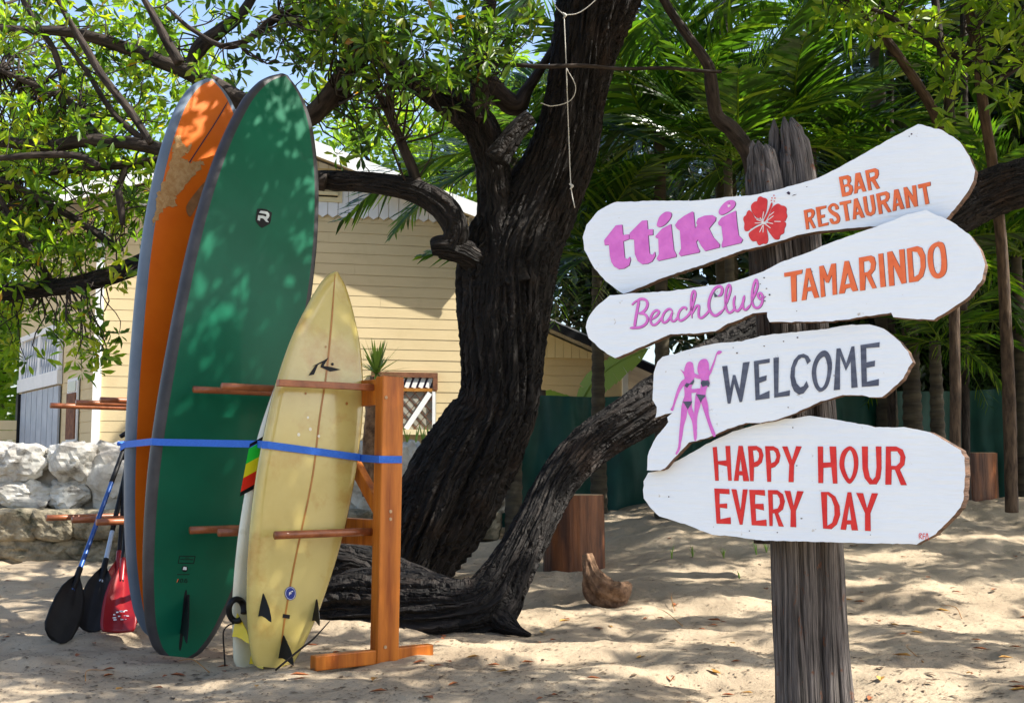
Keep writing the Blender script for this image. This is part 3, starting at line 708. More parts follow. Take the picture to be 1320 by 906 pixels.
vis = cl_px([
 (520,55,120,62,8.4,9.6,95),(440,28,80,46,8.4,9.8,60),(655,35,55,48,8.8,9.6,24),(590,120,45,28,9.0,9.4,10),
 (380,40,60,60,8.8,10.2,34),(300,90,50,40,9.2,10.2,10),(455,150,50,60,9.8,10.8,26),(250,20,60,40,9.3,10.4,16),
 (75,110,110,125,9.3,11.6,165),(60,250,115,100,9.4,11.6,190),(175,250,40,60,9.6,10.6,34),(190,110,45,60,9.4,11,26),
 (180,30,60,40,9.4,10.6,20),(-20,150,80,200,9.3,11.4,80),
 (118,430,40,52,9.3,9.8,20),(40,420,55,46,9.5,10.8,26),(70,345,100,40,9.4,10.4,46),(15,330,50,60,9.4,10.8,34)], rng)
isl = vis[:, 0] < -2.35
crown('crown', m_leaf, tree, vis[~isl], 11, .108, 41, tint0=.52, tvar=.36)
crown('crown', m_leaf_backlit, tree, vis[isl], 11, .10, 46, tint0=.55, tvar=.4)  # left side of the same crown, coloured lighter as if backlit
twigs('twigs', m_branch, tree, vis, BR, rng)['kind'] = 'stuff'
def inframe(p, mg=14):
    dx, dy, dz = p[0], p[1], p[2]-CAMH
    zc = dy*CT+dz*ST
    if zc <= .1: return False
    px = PW/2+F*dx/zc; py = PH/2-F*(-dy*ST+dz*CT)/zc
    return -mg < px < PW+mg and -mg < py < PH+mg
def canopy(n, x0, x1, y0, y1, z0, z1, seed, thr):
    r = np.random.default_rng(seed); out = []; tries = 0
    while len(out) < n and tries < 400000:
        tries += 1
        p = np.array([r.uniform(x0, x1), r.uniform(y0, y1), r.uniform(z0, z1)])
        if inframe(p): continue
        g = float(noise3(p[0]*.5, p[1]*.85, p[2]*.4, 77) + .5*noise3(p[0]*1.7, p[1]*1.7, p[2]*1.2, 78))
        if g > thr: out.append(p)
    return np.array(out)
top = at(800, -90, 9.8)
BR2 = []
for q, (tx, ty, tz) in enumerate([(-2.5, 6.5, 5.4), (0.5, 5.5, 5.6), (3.5, 7.0, 6.0), (2.2, 10.5, 6.6), (-3.5, 9.5, 5.8), (5.0, 9.0, 6.2)]):
    e = Vector((tx, ty, tz)); mid = (top+e)/2+Vector((0, 0, .5))
    pts = [top-Vector((0, 0, .25)), top*.7+mid*.3+Vector((0,0,.2)), mid, e]
    tube('branch', pts, [.16, .11, .07, .02], m_branch, tree, seg=12, n=40, disp=bark_disp(60+q, .12))
    BR2.extend(catmull([list(p) for p in pts], 30).tolist())
SX, SY = SUN.x/SUN.z, SUN.y/SUN.z
def cover(gx, gy):
    """share of the sky towards the sun that the boughs close, over a spot of sand"""
    c = np.where(gy > 12.4, np.where(gx > 1.0, .93, np.where(gx > -2.4, .38, 0.0)), np.where(gy > 8.6, np.where(gx > .2, .62, .28), .50))
    c = np.where((gx < -.6) & (gy > 6.2) & (gy < 7.9), .85, c)
    return np.where((gx > 1.0) & (gy < 6.2), .46, c)
def boughs(n, seed):
    r = np.random.default_rng(seed)
    gx = r.uniform(-5.6, 7.6, n*9); gy = r.uniform(4.2, 15.0, n*9)
    g = noise3(gx*.75, gy*1.9, 0*gx, 77)+.55*noise3(gx*1.9+5, gy*4.2, 0*gx, 78)+.25*noise3(gx*4, gy*9, 0*gx, 79)
    g = (np.argsort(np.argsort(g))+.5)/len(g)
    k = g < cover(gx, gy); gx, gy = gx[k], gy[k]
    y0 = gy; z = np.maximum(4.6, 1.35+.405*y0)+r.uniform(0, 1.0, len(gx))
    P_ = np.stack([gx+SX*z, gy+SY*z, z], -1)
    P_ = np.array([p for p in P_ if not inframe(p)])
    return P_[:n]
allc = boughs(8200, 3)  # overhead leaves out of view, spread to shape sun patches and shade
can = allc[allc[:, 0] < 3.6]; can2 = allc[allc[:, 0] >= 3.6]
crown('upper_crown', m_leaf, tree, can, 10, .14, 43, tint0=.45)
twigs('upper_twigs', m_branch, tree, can[::2], BR2, rng, maxl=1.2)['kind'] = 'stuff'

# ------------------------------------------------------------------ sunlit tree at the right
tr = at(1290, 640, 11.5)
rtree = empty('slender_tree', (tr.x, tr.y, ground(tr.x, tr.y)), 'slender tree with bright yellow-green leaves at the top right corner', 'tree')
BR3 = []
limb('trunk', [(1304,660,11.5,16),(1300,500,11.4,15),(1292,330,11.2,14),(1280,215,10.9,13),(1268,140,10.6,13),(1258,60,10.4,13),(1248,0,10.2,13),(1240,-120,10,18),(1230,-300,9.6,14)], m_barkpale, rtree, 70, seg=24, store=BR3)
limb('branch', Ys([(1250,40,14),(1275,10,12),(1310,-30,8)], 10.2), m_branch, rtree, 72, seg=12, store=BR3)
limb('branch', Ys([(1268,110,10),(1300,95,8),(1340,62,6)], 10.2), m_branch, rtree, 73, seg=10, store=BR3)
limb('branch', Ys([(1262,90,10),(1180,40,8),(1120,10,6),(1060,-10,4)], 9.9), m_branch, rtree, 76, seg=10, store=BR3)
limb('branch', [(1236,-180,9.9,14),(1150,-500,8,26),(1000,-1100,6.6,20)], m_branch, rtree, 77, seg=10)
b2 = empty('forked_sapling', at(1216, 640, 11.2), 'thin brown leaning sapling trunk above the top sign plank', 'tree')
limb('trunk', [(1232,660,11.2,13),(1230,400,11.2,13),(1222,220,11.2,14),(1214,170,11.1,15),(1196,130,11,13),(1160,75,10.9,12),(1125,30,10.8,11),(1098,-5,10.7,11),(1060,-60,10.5,14),(1000,-160,10.2,8)], m_barkpale, b2, 71, seg=20, store=BR3)
limb('branch', Ys([(1240,400,13),(1236,250,13),(1222,130,12),(1212,60,11),(1205,0,10),(1198,-80,10)], 11.6), m_branch, b2, 74, seg=12)
rv = cl_px([(1180,15,130,38,9.4,10.4,26),(1285,60,50,65,9.2,10.2,19),(1255,140,60,40,9.4,10.2,8),(1110,25,50,35,9.6,10.6,10),(1310,20,60,60,9.2,10.2,13),(1228,85,40,30,9.6,10.2,6)], rng)
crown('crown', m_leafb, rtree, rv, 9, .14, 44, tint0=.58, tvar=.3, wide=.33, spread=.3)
twigs('twigs', m_branch, rtree, rv, BR3, rng)['kind'] = 'stuff'
crown('upper_crown', m_leaf, rtree, can2, 10, .14, 45, tint0=.5)  # unseen right-hand share of the leaves that break up the sun
# bare bent branch reaching into the sign post top, from a sapling behind
b3 = empty('bent_sapling', at(965, 640, 9.9), 'thin bent dark sapling rising from behind the sign post', 'tree')
limb('trunk', [(985,700,9.9,26),(982,500,9.9,26),(978,300,9.9,26),(968,210,9.9,20),(945,170,9.9,20),(924,150,9.9,18),(917,110,9.85,17),(913,85,9.8,14),(893,55,9.8,12),(868,20,9.8,11),(850,-10,9.8,10),(820,-60,9.8,7)], m_branch, b3, 75, seg=16)

# ------------------------------------------------------------------ trees behind
def bgtree(name, label, x, y, specs, mat, per, size, seed, tint0=.5, group=None, tr=.16, ntw=0):
    r = np.random.default_rng(seed); g = ground(x, y)
    e = empty(name, (x, y, g), label, 'tree', group)
    C = cl_px(specs, r)
    zt2 = float(np.median(C[:, 2])); cx = float(np.median(C[:, 0]))
    tube('trunk', [(x, y, g-.2), (x+.1, y, g+(zt2-g)*.5), (cx, y, zt2)], [tr, tr*.8, tr*.4], m_branch, e, seg=14, n=40, disp=bark_disp(seed))
    B = []
    for q in range(7):
        t = C[int(r.integers(len(C)))]; s0 = np.array([x*(.3)+cx*.7, y, g+(zt2-g)*r.uniform(.45, .95)])
        pts = [s0, s0*.5+t*.5+np.array([0, 0, .3]), t]
        tube('branch', pts, [tr*.4, tr*.25, .02], m_branch, e, seg=8, n=16); B += catmull(pts, 14).tolist()
    crown('crown', mat, e, C, per, size, seed+1, tint0=tint0, spread=1.0)
    if ntw: twigs('twigs', m_branch, e, C[:ntw], B, r, maxl=2.5, r0=.014)
    return e
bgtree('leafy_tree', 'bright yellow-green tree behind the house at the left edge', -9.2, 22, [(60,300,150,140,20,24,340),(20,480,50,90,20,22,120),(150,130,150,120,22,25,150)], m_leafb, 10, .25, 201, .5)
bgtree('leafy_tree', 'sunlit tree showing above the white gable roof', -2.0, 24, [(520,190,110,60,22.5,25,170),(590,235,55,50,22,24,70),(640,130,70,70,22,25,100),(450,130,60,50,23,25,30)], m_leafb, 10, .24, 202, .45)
for q, (px_, Y_, sp, lab) in enumerate([
  (790, 23, [(790,240,90,170,22,24,330),(755,385,90,70,22,24,120)], 'dark dense tree behind the palms just right of the main trunk'),
  (960, 21, [(960,330,130,170,19,22,420),(880,130,40,60,20,22,20)], 'dark dense tree behind the sign post top'),
  (1120, 18, [(1110,340,130,180,16.5,19,520),(1150,120,60,60,17,19,40)], 'dark dense tree behind the right half of the top sign'),
  (1260, 17, [(1260,280,130,270,15,18,680)], 'dark dense tree in deep shade right of the signs'),
  (1420, 16, [(1390,280,140,320,14.5,17,560)], 'dark dense tree cut off by the right edge'),
  ]):
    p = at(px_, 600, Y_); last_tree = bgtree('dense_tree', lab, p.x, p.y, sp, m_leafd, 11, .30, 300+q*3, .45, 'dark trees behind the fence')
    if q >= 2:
        hc = canopy(700, (6.6, 7.6, 9.5)[q-2], (8.5, 10.5, 13.5)[q-2], 13.6, 18, 6.6, 9.8, 500+q, .1)  # out-of-view leaves added to block sun and sky from the backdrop
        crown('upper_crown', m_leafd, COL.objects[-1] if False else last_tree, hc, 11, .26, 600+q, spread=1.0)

for q, (px_, py_, Y_) in enumerate(SHRUBS):  # understory added to darken the backdrop above the fence
    p = at(px_, 560, Y_)
    e = empty('dense_shrub', (p.x, p.y, ground(p.x, p.y)), ['dark leafy shrub over the fence behind the lower end of the sign post', 'dark leafy shrub over the fence just right of the welcome plank', 'dark leafy shrub over the fence right of all the signs', 'dark leafy shrub over the fence at the right edge'][q], 'shrub', 'dark shrubs behind the fence')
    C = cl_px([(px_, py_, 75, 95, Y_-.4, Y_+.5, 150)], np.random.default_rng(700+q))
    tube('stem', [(p.x, p.y, 0.3), (p.x+.1, p.y, 1.2), (p.x, p.y, 2.2)], [.05, .04, .02], m_branch, e, seg=10)
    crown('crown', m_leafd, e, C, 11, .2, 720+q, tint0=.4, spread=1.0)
# ------------------------------------------------------------------ palms
def frond_mesh(seed, L=2.0, nl=38, droop=.55, ll=.62):
    r = np.random.default_rng(seed)
    t = np.linspace(0, 1, 20); X = L*(t-.10*t**2*droop); Z = L*(.10*t-droop*.62*t**2.2); Yy = .05*L*np.sin(t*2+seed)
    P = np.stack([X, Yy, Z], -1)
    V, Fq, C = tube_arrays(P, np.linspace(.017, .003, 20), 5, cap=False)
    VV = [V]; FF = [Fq]; TT = [np.full(len(V), .9)]; nv = len(V)
    T, U, W = frames(P)
    for k in range(nl):
        a = .10+.90*(k+r.uniform(-.3, .3))/(nl-1); a = min(max(a, .08), 1)
        i_ = min(int(a*19), 18); u = a*19-i_; b = P[i_]*(1-u)+P[i_+1]*u; tg = T[i_]
        prof = (.45+.75*math.sin(min(1, a*1.05)*math.pi)**.7)*(1-.35*a)
        for sd_ in (-1, 1):
            l = ll*prof*r.uniform(.85, 1.12)
            side = np.cross([0, 0, 1], tg)*sd_; side /= np.linalg.norm(side)
            ang = r.uniform(.45, .85)+(1-a)*.25
            d = side*math.sin(ang)+tg*math.cos(ang)+np.array([0, 0, r.uniform(.0, .38)]); d /= np.linalg.norm(d)
            wv = np.cross(d, [0, 0, 1]); wv /= np.linalg.norm(wv); wv = wv*.85+np.array([0, 0, .5*sd_]); 
            wd = r.uniform(.015, .022); dr = r.uniform(.12, .42)
            pts = []
            for f_, ww in ((0, .5), (.35, 1), (.7, .8), (1, .08)):
                q_ = b+d*l*f_+np.array([0, 0, -dr*l*f_**2]); pts += [q_-wv*wd*ww, q_+wv*wd*ww]
            VV.append(np.array(pts)); FF.append(np.array([(0,1,3,2), (2,3,5,4), (4,5,7,6)])+nv); nv += 8
            TT.append(np.full(8, np.clip(r.normal(.5, .22), 0, 1)))
    return npmesh('frond', np.vstack(VV), np.vstack(FF), np.concatenate(TT))
FM = [frond_mesh(400+q, droop=d) for q, d in enumerate((.35, .5, .65, .85, .45, 1.05))]
def palm(label, px, py, Y, n, scale, seed, trunk_r=.07, emin=-15, emax=72, lean=0, az0=0):
    c = at(px, py, Y); r = random.Random(seed); g = ground(c.x+lean, c.y)
    e = empty('palm', (c.x+lean, c.y, g), label, 'palm', 'palms behind the fence')
    tube('trunk', [(c.x+lean, c.y, g-.1), (c.x+lean*.5, c.y, g+(c.z-g)*.5), (c.x, c.y, c.z)], [trunk_r*1.3, trunk_r, trunk_r*.8], m_palmtrunk, e, seg=14, n=90, disp=lambda TH, S, R: 1+.07*np.sin(S*55)+.04*noise3(np.cos(TH), np.sin(TH), S*3, seed))
    for k in range(n):
        az = az0+k*2.39996+r.uniform(-.3, .3); t = (k+.5)/n
        el = math.radians(emin+(emax-emin)*t**1.1+r.uniform(-8, 8))
        sc = scale*r.uniform(.85, 1.12)
        o = bpy.data.objects.new('frond', FM[r.randrange(6) if t < .6 else r.choice([0, 1, 4])])
        if not o.data.materials: o.data.materials.append(m_frond)
        COL.objects.link(o)
        o.matrix_basis = Matrix.Translation(c) @ Matrix.Rotation(az, 4, 'Z') @ Matrix.Rotation(-el, 4, 'Y') @ Matrix.Rotation(r.uniform(-.5, .5), 4, 'X') @ Matrix.Scale(sc, 4)
        adopt(o, e)
palm('palm with drooping fronds left of the main trunk above the roof', 662, 205, 12.4, 13, .92, 1)
palm('palm with dense fronds between the main trunk and the sign post', 850, 170, 12.2, 20, .98, 2)
palm('slender palm with upright fronds just behind the sign post top', 938, 205, 11.5, 14, .85, 3, trunk_r=.05, emin=5)
palm('palm with sunlit fronds above the top sign plank', 1045, 190, 12.4, 20, .95, 4)
palm('shaded palm behind the right ends of the upper signs', 1170, 330, 12.9, 14, .85, 5, trunk_r=.09)
palm('tall coconut palm with long fronds at the top of the picture', 930, -70, 13.2, 18, 1.45, 6, trunk_r=.12)
palm('low palm behind the left tips of the upper signs', 770, 330, 12.9, 16, .85, 7)
palm('small low palm under the right end of the second sign', 1205, 440, 12.4, 14, .50, 8, emin=-25)
palm('palm in deep shade at the right edge', 1310, 330, 13.2, 14, .9, 9)
palm('tall palm behind the right half of the top sign', 1130, 60, 13.6, 16, 1.2, 10, trunk_r=.10)

# banana plant leaning over the fence
ban = empty('banana_plant', at(752, 600, 14.2), 'banana plant with one torn leaf rising over the green fence', 'plant')
def banana_leaf(path, wmax, seed):
    r = np.random.default_rng(seed); P = catmull([p[:] for p in path], 40); T, U, W = frames(P)
    VV = []; FF = []
    for sd_ in (-1, 1):
        k = 0
        while k < 38:
            step = int(r.integers(2, 6)); e = min(k+step, 39); dr = r.uniform(-.05, .12)
            for q in (k, e):
                t = q/39; wq = wmax*math.sin(min(1, .12+t*.9)*math.pi)**.6*(1 if q == k else .92)
                sv = np.array([W[q][0], W[q][1], W[q][2]])*sd_
                m_ = P[q]+sv*wq*.5+T[q]*wq*.12; o_ = P[q]+sv*wq+T[q]*wq*.32+np.array([0, 0, -wq*(.28+dr)])
                VV += [P[q], m_, o_]
            b = len(VV)-6; FF += [(b, b+3, b+4, b+1), (b+1, b+4, b+5, b+2)]; k = e
    V, Fq, C = tube_arrays(P, np.linspace(.02, .005, 40), 6, cap=False)
    nv = len(VV); me = npmesh('leaf', np.vstack([np.array(VV), V]), np.vstack([np.array(FF), Fq+nv]), np.concatenate([np.full(nv, .62), np.full(len(V), .95)]))
    return link('leaf', me, m_agave, ban)
banana_leaf([at(748, 520, 14.0), at(765, 492, 13.9), at(795, 468, 13.8), at(838, 448, 13.7)], .17, 3)
banana_leaf([at(752, 560, 14.1), at(742, 530, 14.2), at(715, 512, 14.3), at(690, 510, 14.4)], .15, 4)
tube('stem', [at(752, 680, 14.2), at(752, 600, 14.2), at(749, 530, 14.1)], [.06, .05, .03], m_palmtrunk, ban, seg=10)

# yucca behind the rack
yu = empty('yucca_plant', at(478, 620, 12.2), 'spiky green yucca on a shaggy stem above the rack post', 'plant')
yc = at(485, 482, 12.2); r = np.random.default_rng(12); VV = []; FF = []; TT = []
for k in range(46):
    az = r.uniform(0, 6.28); el = r.uniform(-.25, 1.45); d = np.array([math.cos(az)*math.cos(el), math.sin(az)*math.cos(el), math.sin(el)])
    s_ = np.cross(d, [0, 0, 1.0]); s_ /= np.linalg.norm(s_)+1e-6; l = r.uniform(.26, .40); b = len(VV)
    for f_, ww in ((0, .012), (.4, .016), (.75, .010), (1, .001)):
        q_ = np.array(yc)+d*l*f_+np.array([0, 0, -.10*l*f_*f_*math.cos(el)]); VV += [q_-s_*ww, q_+s_*ww]; TT += [r.uniform(.2, 1)]*2
    FF += [(b, b+1, b+3, b+2), (b+2, b+3, b+5, b+4), (b+4, b+5, b+7, b+6)]
link('leaves', npmesh('leaves', np.array(VV), np.array(FF), np.array(TT)), m_agave, yu)
tube('stem', [at(474, 640, 12.2), at(478, 560, 12.2), at(485, 486, 12.2)], [.05, .07, .06], m_drift, yu, seg=20, n=40, disp=bark_disp(91, .4, 7))

# ------------------------------------------------------------------ surfboard rack
bd = Vector((-.64, .77, 0)).normalized(); pd = Vector((-.77, -.64, 0)).normalized(); bn = -bd
B0 = Vector((-.67, 6.60, 0))
def Bt(t, z=0): return B0 + bd*t + UP*z
rack = empty('board_rack', (B0.x, B0.y, ground(B0.x, B0.y)), 'varnished timber surfboard rack with round pegs standing on the sand', 'rack')
def timber(name, a, b, w_, h_, wv, bevel=.006, mat=None, parent=rack):
    a, b = Vector(a), Vector(b); d = (b-a).normalized(); wv = Vector(wv); wv = (wv-d*wv.dot(d)).normalized(); hv = d.cross(wv)
    return MB().beam(a, b, wv*w_/2, hv*h_/2).build(name, mat or m_wood, parent, bevel=bevel)
pw = at(481, 700, 6.6); PWD = .135
for t_ in (0, 3.25):
    g = ground(Bt(t_).x, Bt(t_).y)
    timber('post', Bt(t_, g-.03), Bt(t_, 1.515)+pd*(-.02), PWD, .075, pd)
    f0 = Bt(t_)+pd*.43+UP*(g+.025); f1 = Bt(t_)-pd*.30+UP*(g+.02)
    timber('foot', f0, f1, .056, .075, bd)
timber('beam', Bt(.045, 1.435), Bt(3.2, 1.435), .05, .14, pd)
timber('beam', Bt(.045, .685), Bt(3.2, .685), .05, .14, pd)
for (zz_, uu_) in ((1.40, .03), (.80, -.005), (.76, -.005), (.10, .02)):
    c_ = Bt(-.038, zz_)+pd*uu_
    V_ = [c_-bd*.004+pd*(.009*math.cos(k*.524))+UP*(.009*math.sin(k*.524)) for k in range(12)]
    MB().add(V_+[v+bd*.006 for v in V_], [tuple(range(12))]+[(k, (k+1) % 12, (k+1) % 12+12, k+12) for k in range(12)]).build('screw_head', m_stumptop, rack)
timber('brace', Bt(.05, .80)+pd*.0, Bt(.62, 1.35), .05, .07, pd)
for t_ in (.10, .52, .86, 1.75, 2.2, 2.62, 3.1):
    a_ = Bt(t_, 1.46); 
    if t_ == .10:
        timber('peg', a_-pd*.05, a_+pd*.60, .035, .035, bd, bevel=.003, mat=m_peg)
    else:
        tube('peg', [a_-pd*.06, a_+pd*.4, a_+pd*.70], [.019, .019, .019], m_peg, rack, seg=14, n=6)
    a_ = Bt(t_, .685+.005)
    tube('peg', [a_-pd*.06, a_+pd*.4, a_+pd*(.60 if t_ == .10 else .70)], [.021, .021, .021], m_peg, rack, seg=14, n=6)

# ------------------------------------------------------------------ surfboards
class Board:
    def __init__(s, name, label, tail, nose, widths, thick, margin, m_body, m_panel, rocker=.07, tilt=0, back=0, ttail=.5):
        s.tail, s.nose = Vector(tail), Vector(nose); s.L = (s.nose-s.tail).length
        s.up = (s.nose-s.tail).normalized(); n = bn + UP*back; n = Matrix.Rotation(tilt, 3, 'Z') @ n
        s.n = (n-s.up*n.dot(s.up)).normalized(); s.r = s.up.cross(s.n)
        s.wd = widths; s.th = thick; s.mg = margin; s.rock = rocker; s.ttail = ttail
        s.o = empty(name, s.tail, label, 'surfboard', 'boards standing in the rack')
        ws = np.array(widths); S = 90
        tt = (1-np.cos(np.linspace(0, math.pi, S)))/2
        V = []; nb_ = 13; na = 9
        for t in tt:
            hw_ = s.hw(t); th = s.thk(t); m_ = min(margin, hw_*.98); fl = hw_-m_
            ring = []
            for v_ in np.linspace(-fl, fl, nb_): ring.append((v_, th/2*(1)))
            for a_ in np.linspace(90, -90, na)[1:-1]:
                ca, sa = math.cos(math.radians(a_)), math.sin(math.radians(a_))
                ring.append((fl+m_*abs(ca)**.8, th/2*math.copysign(abs(sa)**.85, sa)))
            for v_ in np.linspace(fl, -fl, nb_): ring.append((v_, -th/2*(1+.12*(1-(v_/(hw_+1e-4))**2))))
            for a_ in np.linspace(-90, 90, na)[1:-1]:
                ca, sa = math.cos(math.radians(a_)), math.sin(math.radians(a_))
                ring.append((-fl-m_*abs(ca)**.8, th/2*math.copysign(abs(sa)**.85, sa)))
            for v_, w_ in ring: V.append(s.P(t, v_, w_-th/2))
        R = len(ring); fb, fp_ = [], []
        for k in range(S-1):
            for j in range(R):
                q = (k*R+j, k*R+(j+1) % R, (k+1)*R+(j+1) % R, (k+1)*R+j)
                (fp_ if j < nb_-1 else fb).append(q)
        fb.append(tuple(range(R))); fb.append(tuple(reversed(range((S-1)*R, S*R))))
        def mk(nm, faces, mat):
            used = sorted({i for f in faces for i in f}); mp = {u: i for i, u in enumerate(used)}
            me = bpy.data.meshes.new(nm); me.from_pydata([V[u][:] for u in used], [], [tuple(mp[i] for i in f) for f in faces]); me.update()
            return link(nm, me, mat, s.o, smooth=True)
        if m_panel is None: mk('body', fb+fp_, m_body); s.panel = s.o
        else: s.body = mk('rail', fb, m_body); s.panel = mk('bottom_panel', fp_, m_panel)
    def hw(s, t):
        w = np.array(s.wd); k = np.searchsorted(w[:, 0], t, side='right')-1; k = int(np.clip(k, 0, len(w)-2))
        P = [w[max(k-1, 0)], w[k], w[k+1], w[min(k+2, len(w)-1)]]
        u = (t-P[1][0])/(P[2][0]-P[1][0]+1e-9); a, b, c, d = [p[1] for p in P]
        m1 = (c-a)/(P[2][0]-P[0][0]+1e-9)*(P[2][0]-P[1][0]); m2 = (d-b)/(P[3][0]-P[1][0]+1e-9)*(P[2][0]-P[1][0])
        v = (2*u**3-3*u*u+1)*b+(u**3-2*u*u+u)*m1+(-2*u**3+3*u*u)*c+(u**3-u*u)*m2
        return max(float(v), .012)
    def thk(s, t): return s.th*(.30+.70*math.sin(math.pi*min(max(.08+.84*t, 0), 1))**.6)
    def roff(s, t): return -s.rock*(max(0, t-.45)/.55)**2.4 - s.rock*.3*(max(0, .4-t)/.4)**2
    def P(s, t, v_, w_): return s.tail + s.up*(s.L*t) + s.r*v_ + s.n*(w_+s.roff(t))     # w = 0 on the bottom face
    def px(s, x, y, off=.002):
        t = .5
        for k in range(6):
            p = onplane(x, y, s.tail+s.n*(s.roff(t)+off), s.n); t = (p-s.tail).dot(s.up)/s.L; t = min(max(t, 0), 1)
        return p
    def fin(s, x, y, h, base, mat, cant=0, thick=.008):
        b = s.px(x, y, -.004); d = -s.up; nn = (s.n+s.r*cant).normalized(); sd_ = d.cross(nn).normalized()
        prof = [(0, 0), (.30, .34), (.62, .68), (.98, .94), (1.16, 1.0), (1.12, .80), (1.02, .52), (.97, .25), (1.0, 0)]
        c = []
        for q in (-1, 1):
            for (a_, h_) in prof: c.append(b+d*base*a_+nn*h*h_+sd_*q*thick/2*(1-h_*.7))
        n_ = len(prof); MB().add(c, [tuple(range(n_))[::-1], tuple(range(n_, 2*n_))]+[(i, (i+1) % n_, (i+1) % n_+n_, i+n_) for i in range(n_)]).build('fin', mat, s.o)
from mathutils.geometry import delaunay_2d_cdt
def fill2d(loops):
    V = []; E = []
    for lp in loops:
        b = len(V); n_ = len(lp); V += [Vector((p[0], p[1])) for p in lp]; E += [(b+i, b+(i+1) % n_) for i in range(n_)]
    r_ = delaunay_2d_cdt(V, E, [], 1, 1e-5); W_ = [(v[0], v[1]) for v in r_[0]]; keep = []
    for f in r_[2]:
        cx = sum(W_[i][0] for i in f)/len(f); cy = sum(W_[i][1] for i in f)/len(f); ins = False
        for lp in loops:
            n_ = len(lp)
            for i in range(n_):
                (x0, y0), (x1, y1) = lp[i][:2], lp[(i+1) % n_][:2]
                if (y0 > cy) != (y1 > cy) and cx < (x1-x0)*(cy-y0)/(y1-y0)+x0: ins = not ins
        if ins: keep.append(tuple(f))
    return W_, keep
def smooth_loop(lp, k=4, jit=0):
    n_ = len(lp); out = []; rj = np.random.default_rng(n_)
    for i in range(n_):
        a, b, c, d = [np.array(lp[(i+q) % n_], float) for q in (-1, 0, 1, 2)]
        for j in range(k):
            u = j/k; out.append(tuple(rj.normal(0, 1, 2)*jit + .5*((2*b)+(c-a)*u+(2*a-5*b+4*c-d)*u*u+(3*b-a-3*c+d)*u**3)))
    return out
def decal(name, loops, mp, mat, parent, n):
    """one or more filled shapes; loops = list of [outer, hole...] in picture units, mp maps a pair to a point of the surface"""
    VV = []; FF = []
    for lp in loops:
        v2, f2 = fill2d(lp); b = len(VV); P3 = [mp(*p) for p in v2]; VV += [p[:] for p in P3]
        for f in f2:
            a_, b_, c_ = [P3[i] for i in f[:3]]
            if (b_-a_).cross(c_-a_).dot(n) < 0: f = f[::-1]
            FF.append(tuple(i+b for i in f))
    me = bpy.data.meshes.new(name); me.from_pydata(VV, [], FF); me.update(); return link(name, me, mat, parent)
def stroke_loops(pts, wid, smooth=True, taper=False):
    P = catmull([(p[0], p[1]) for p in pts], max(12, len(pts)*6)) if smooth else np.array(pts, float)
    T = np.gradient(P, axis=0); T /= np.linalg.norm(T, axis=1)[:, None]+1e-9; N2 = np.stack([-T[:, 1], T[:, 0]], -1)
    w_ = np.full(len(P), wid/2)
    if taper: w_ *= np.clip(np.minimum(np.linspace(0, 8, len(P)), np.linspace(8, 0, len(P)))+.35, .35, 1)
    return P, P+N2*w_[:, None], P-N2*w_[:, None]
def stroke_mesh(name, strokes, mp, mat, parent, n, step=.00012):
    VV = []; FF = []
    for q, (pts, wid) in enumerate(strokes):
        P, A, Bp = stroke_loops(pts, wid, taper=True); b = len(VV)
        for a_, c_ in zip(A, Bp): VV += [(mp(*a_)+n*step*q)[:], (mp(*c_)+n*step*q)[:]]
        for k in range(len(A)-1):
            f = (b+2*k, b+2*k+1, b+2*k+3, b+2*k+2)
            a_, b_, c_ = [Vector(VV[i]) for i in f[:3]]
            FF.append(f if (b_-a_).cross(c_-a_).dot(n) > 0 else f[::-1])
    me = bpy.data.meshes.new(name); me.from_pydata(VV, [], FF); me.update(); return link(name, me, mat, parent)
def circ(cx, cy, r_, k=16, ry=None): return [(cx+r_*math.cos(i*6.28318/k), cy+(ry or r_)*math.sin(i*6.28318/k)) for i in range(k)]

def foot_pt(px, t, z=None):   # where the picture column px meets the slot t of the rack
    k = (px-PW/2)/F*CT if False else (px-PW/2)/F
    q = (Bt(t).x-k*Bt(t).y)/(k*pd.y-pd.x)
    return Bt(t)+pd*q
def board_ends(pt, yt, pn, yn, t):
    a_ = at(pt, yt, foot_pt(pt, t).y); b_ = at(pn, yn, foot_pt(pn, t).y)
    # iterate: columns shift a little with the pitch
    for k in range(3):
        for (p, px, py) in ((a_, pt, yt), (b_, pn, yn)):
            rr = ray(px, py); n_ = bn; q = onplane(px, py, Bt(t), n_); p.xyz = q
    return a_, b_
# orange board
ta, no = board_ends(220, 822, 283, 97, 1.42)
OB = Board('surfboard', 'tall orange board with blue-grey rails and a peeling tan patch, furthest back', ta, no, [(0,.10),(.012,.15),(.05,.22),(.15,.30),(.3,.355),(.5,.38),(.68,.37),(.82,.315),(.92,.23),(.965,.158),(.986,.098),(1,.03)], .10, .045, m_orail, M('orange_board', (.60,.115,.004), (.68,.145,.006), scale=3, rough=.35, coat=.3, dirt=(.55,.10,.006), dscale=5, dlo=.6, dhi=.85), rocker=.10)
z3 = lambda x, y: (x/3, y/3)
opx = lambda x, y: OB.px(x/3, y/3, .003)
decal('worn_patch', [[smooth_loop([(690,520),(722,572),(738,558),(736,585),(705,605),(735,632),(780,622),(778,650),(740,690),(700,742),(680,760),(682,800),(650,800),(620,830),(592,868),(606,780),(625,720),(640,690),(665,600),(672,555)], 7, jit=4)]], opx, m_burlap, OB.panel, OB.n)
decal('worn_patch', [[smooth_loop([(720,800),(760,740),(800,700),(790,760),(760,800),(735,840)], 3)]], opx, M('worn_dull_orange', (.20,.09,.03), (.3,.14,.05), scale=20, rough=.8), OB.panel, OB.n)
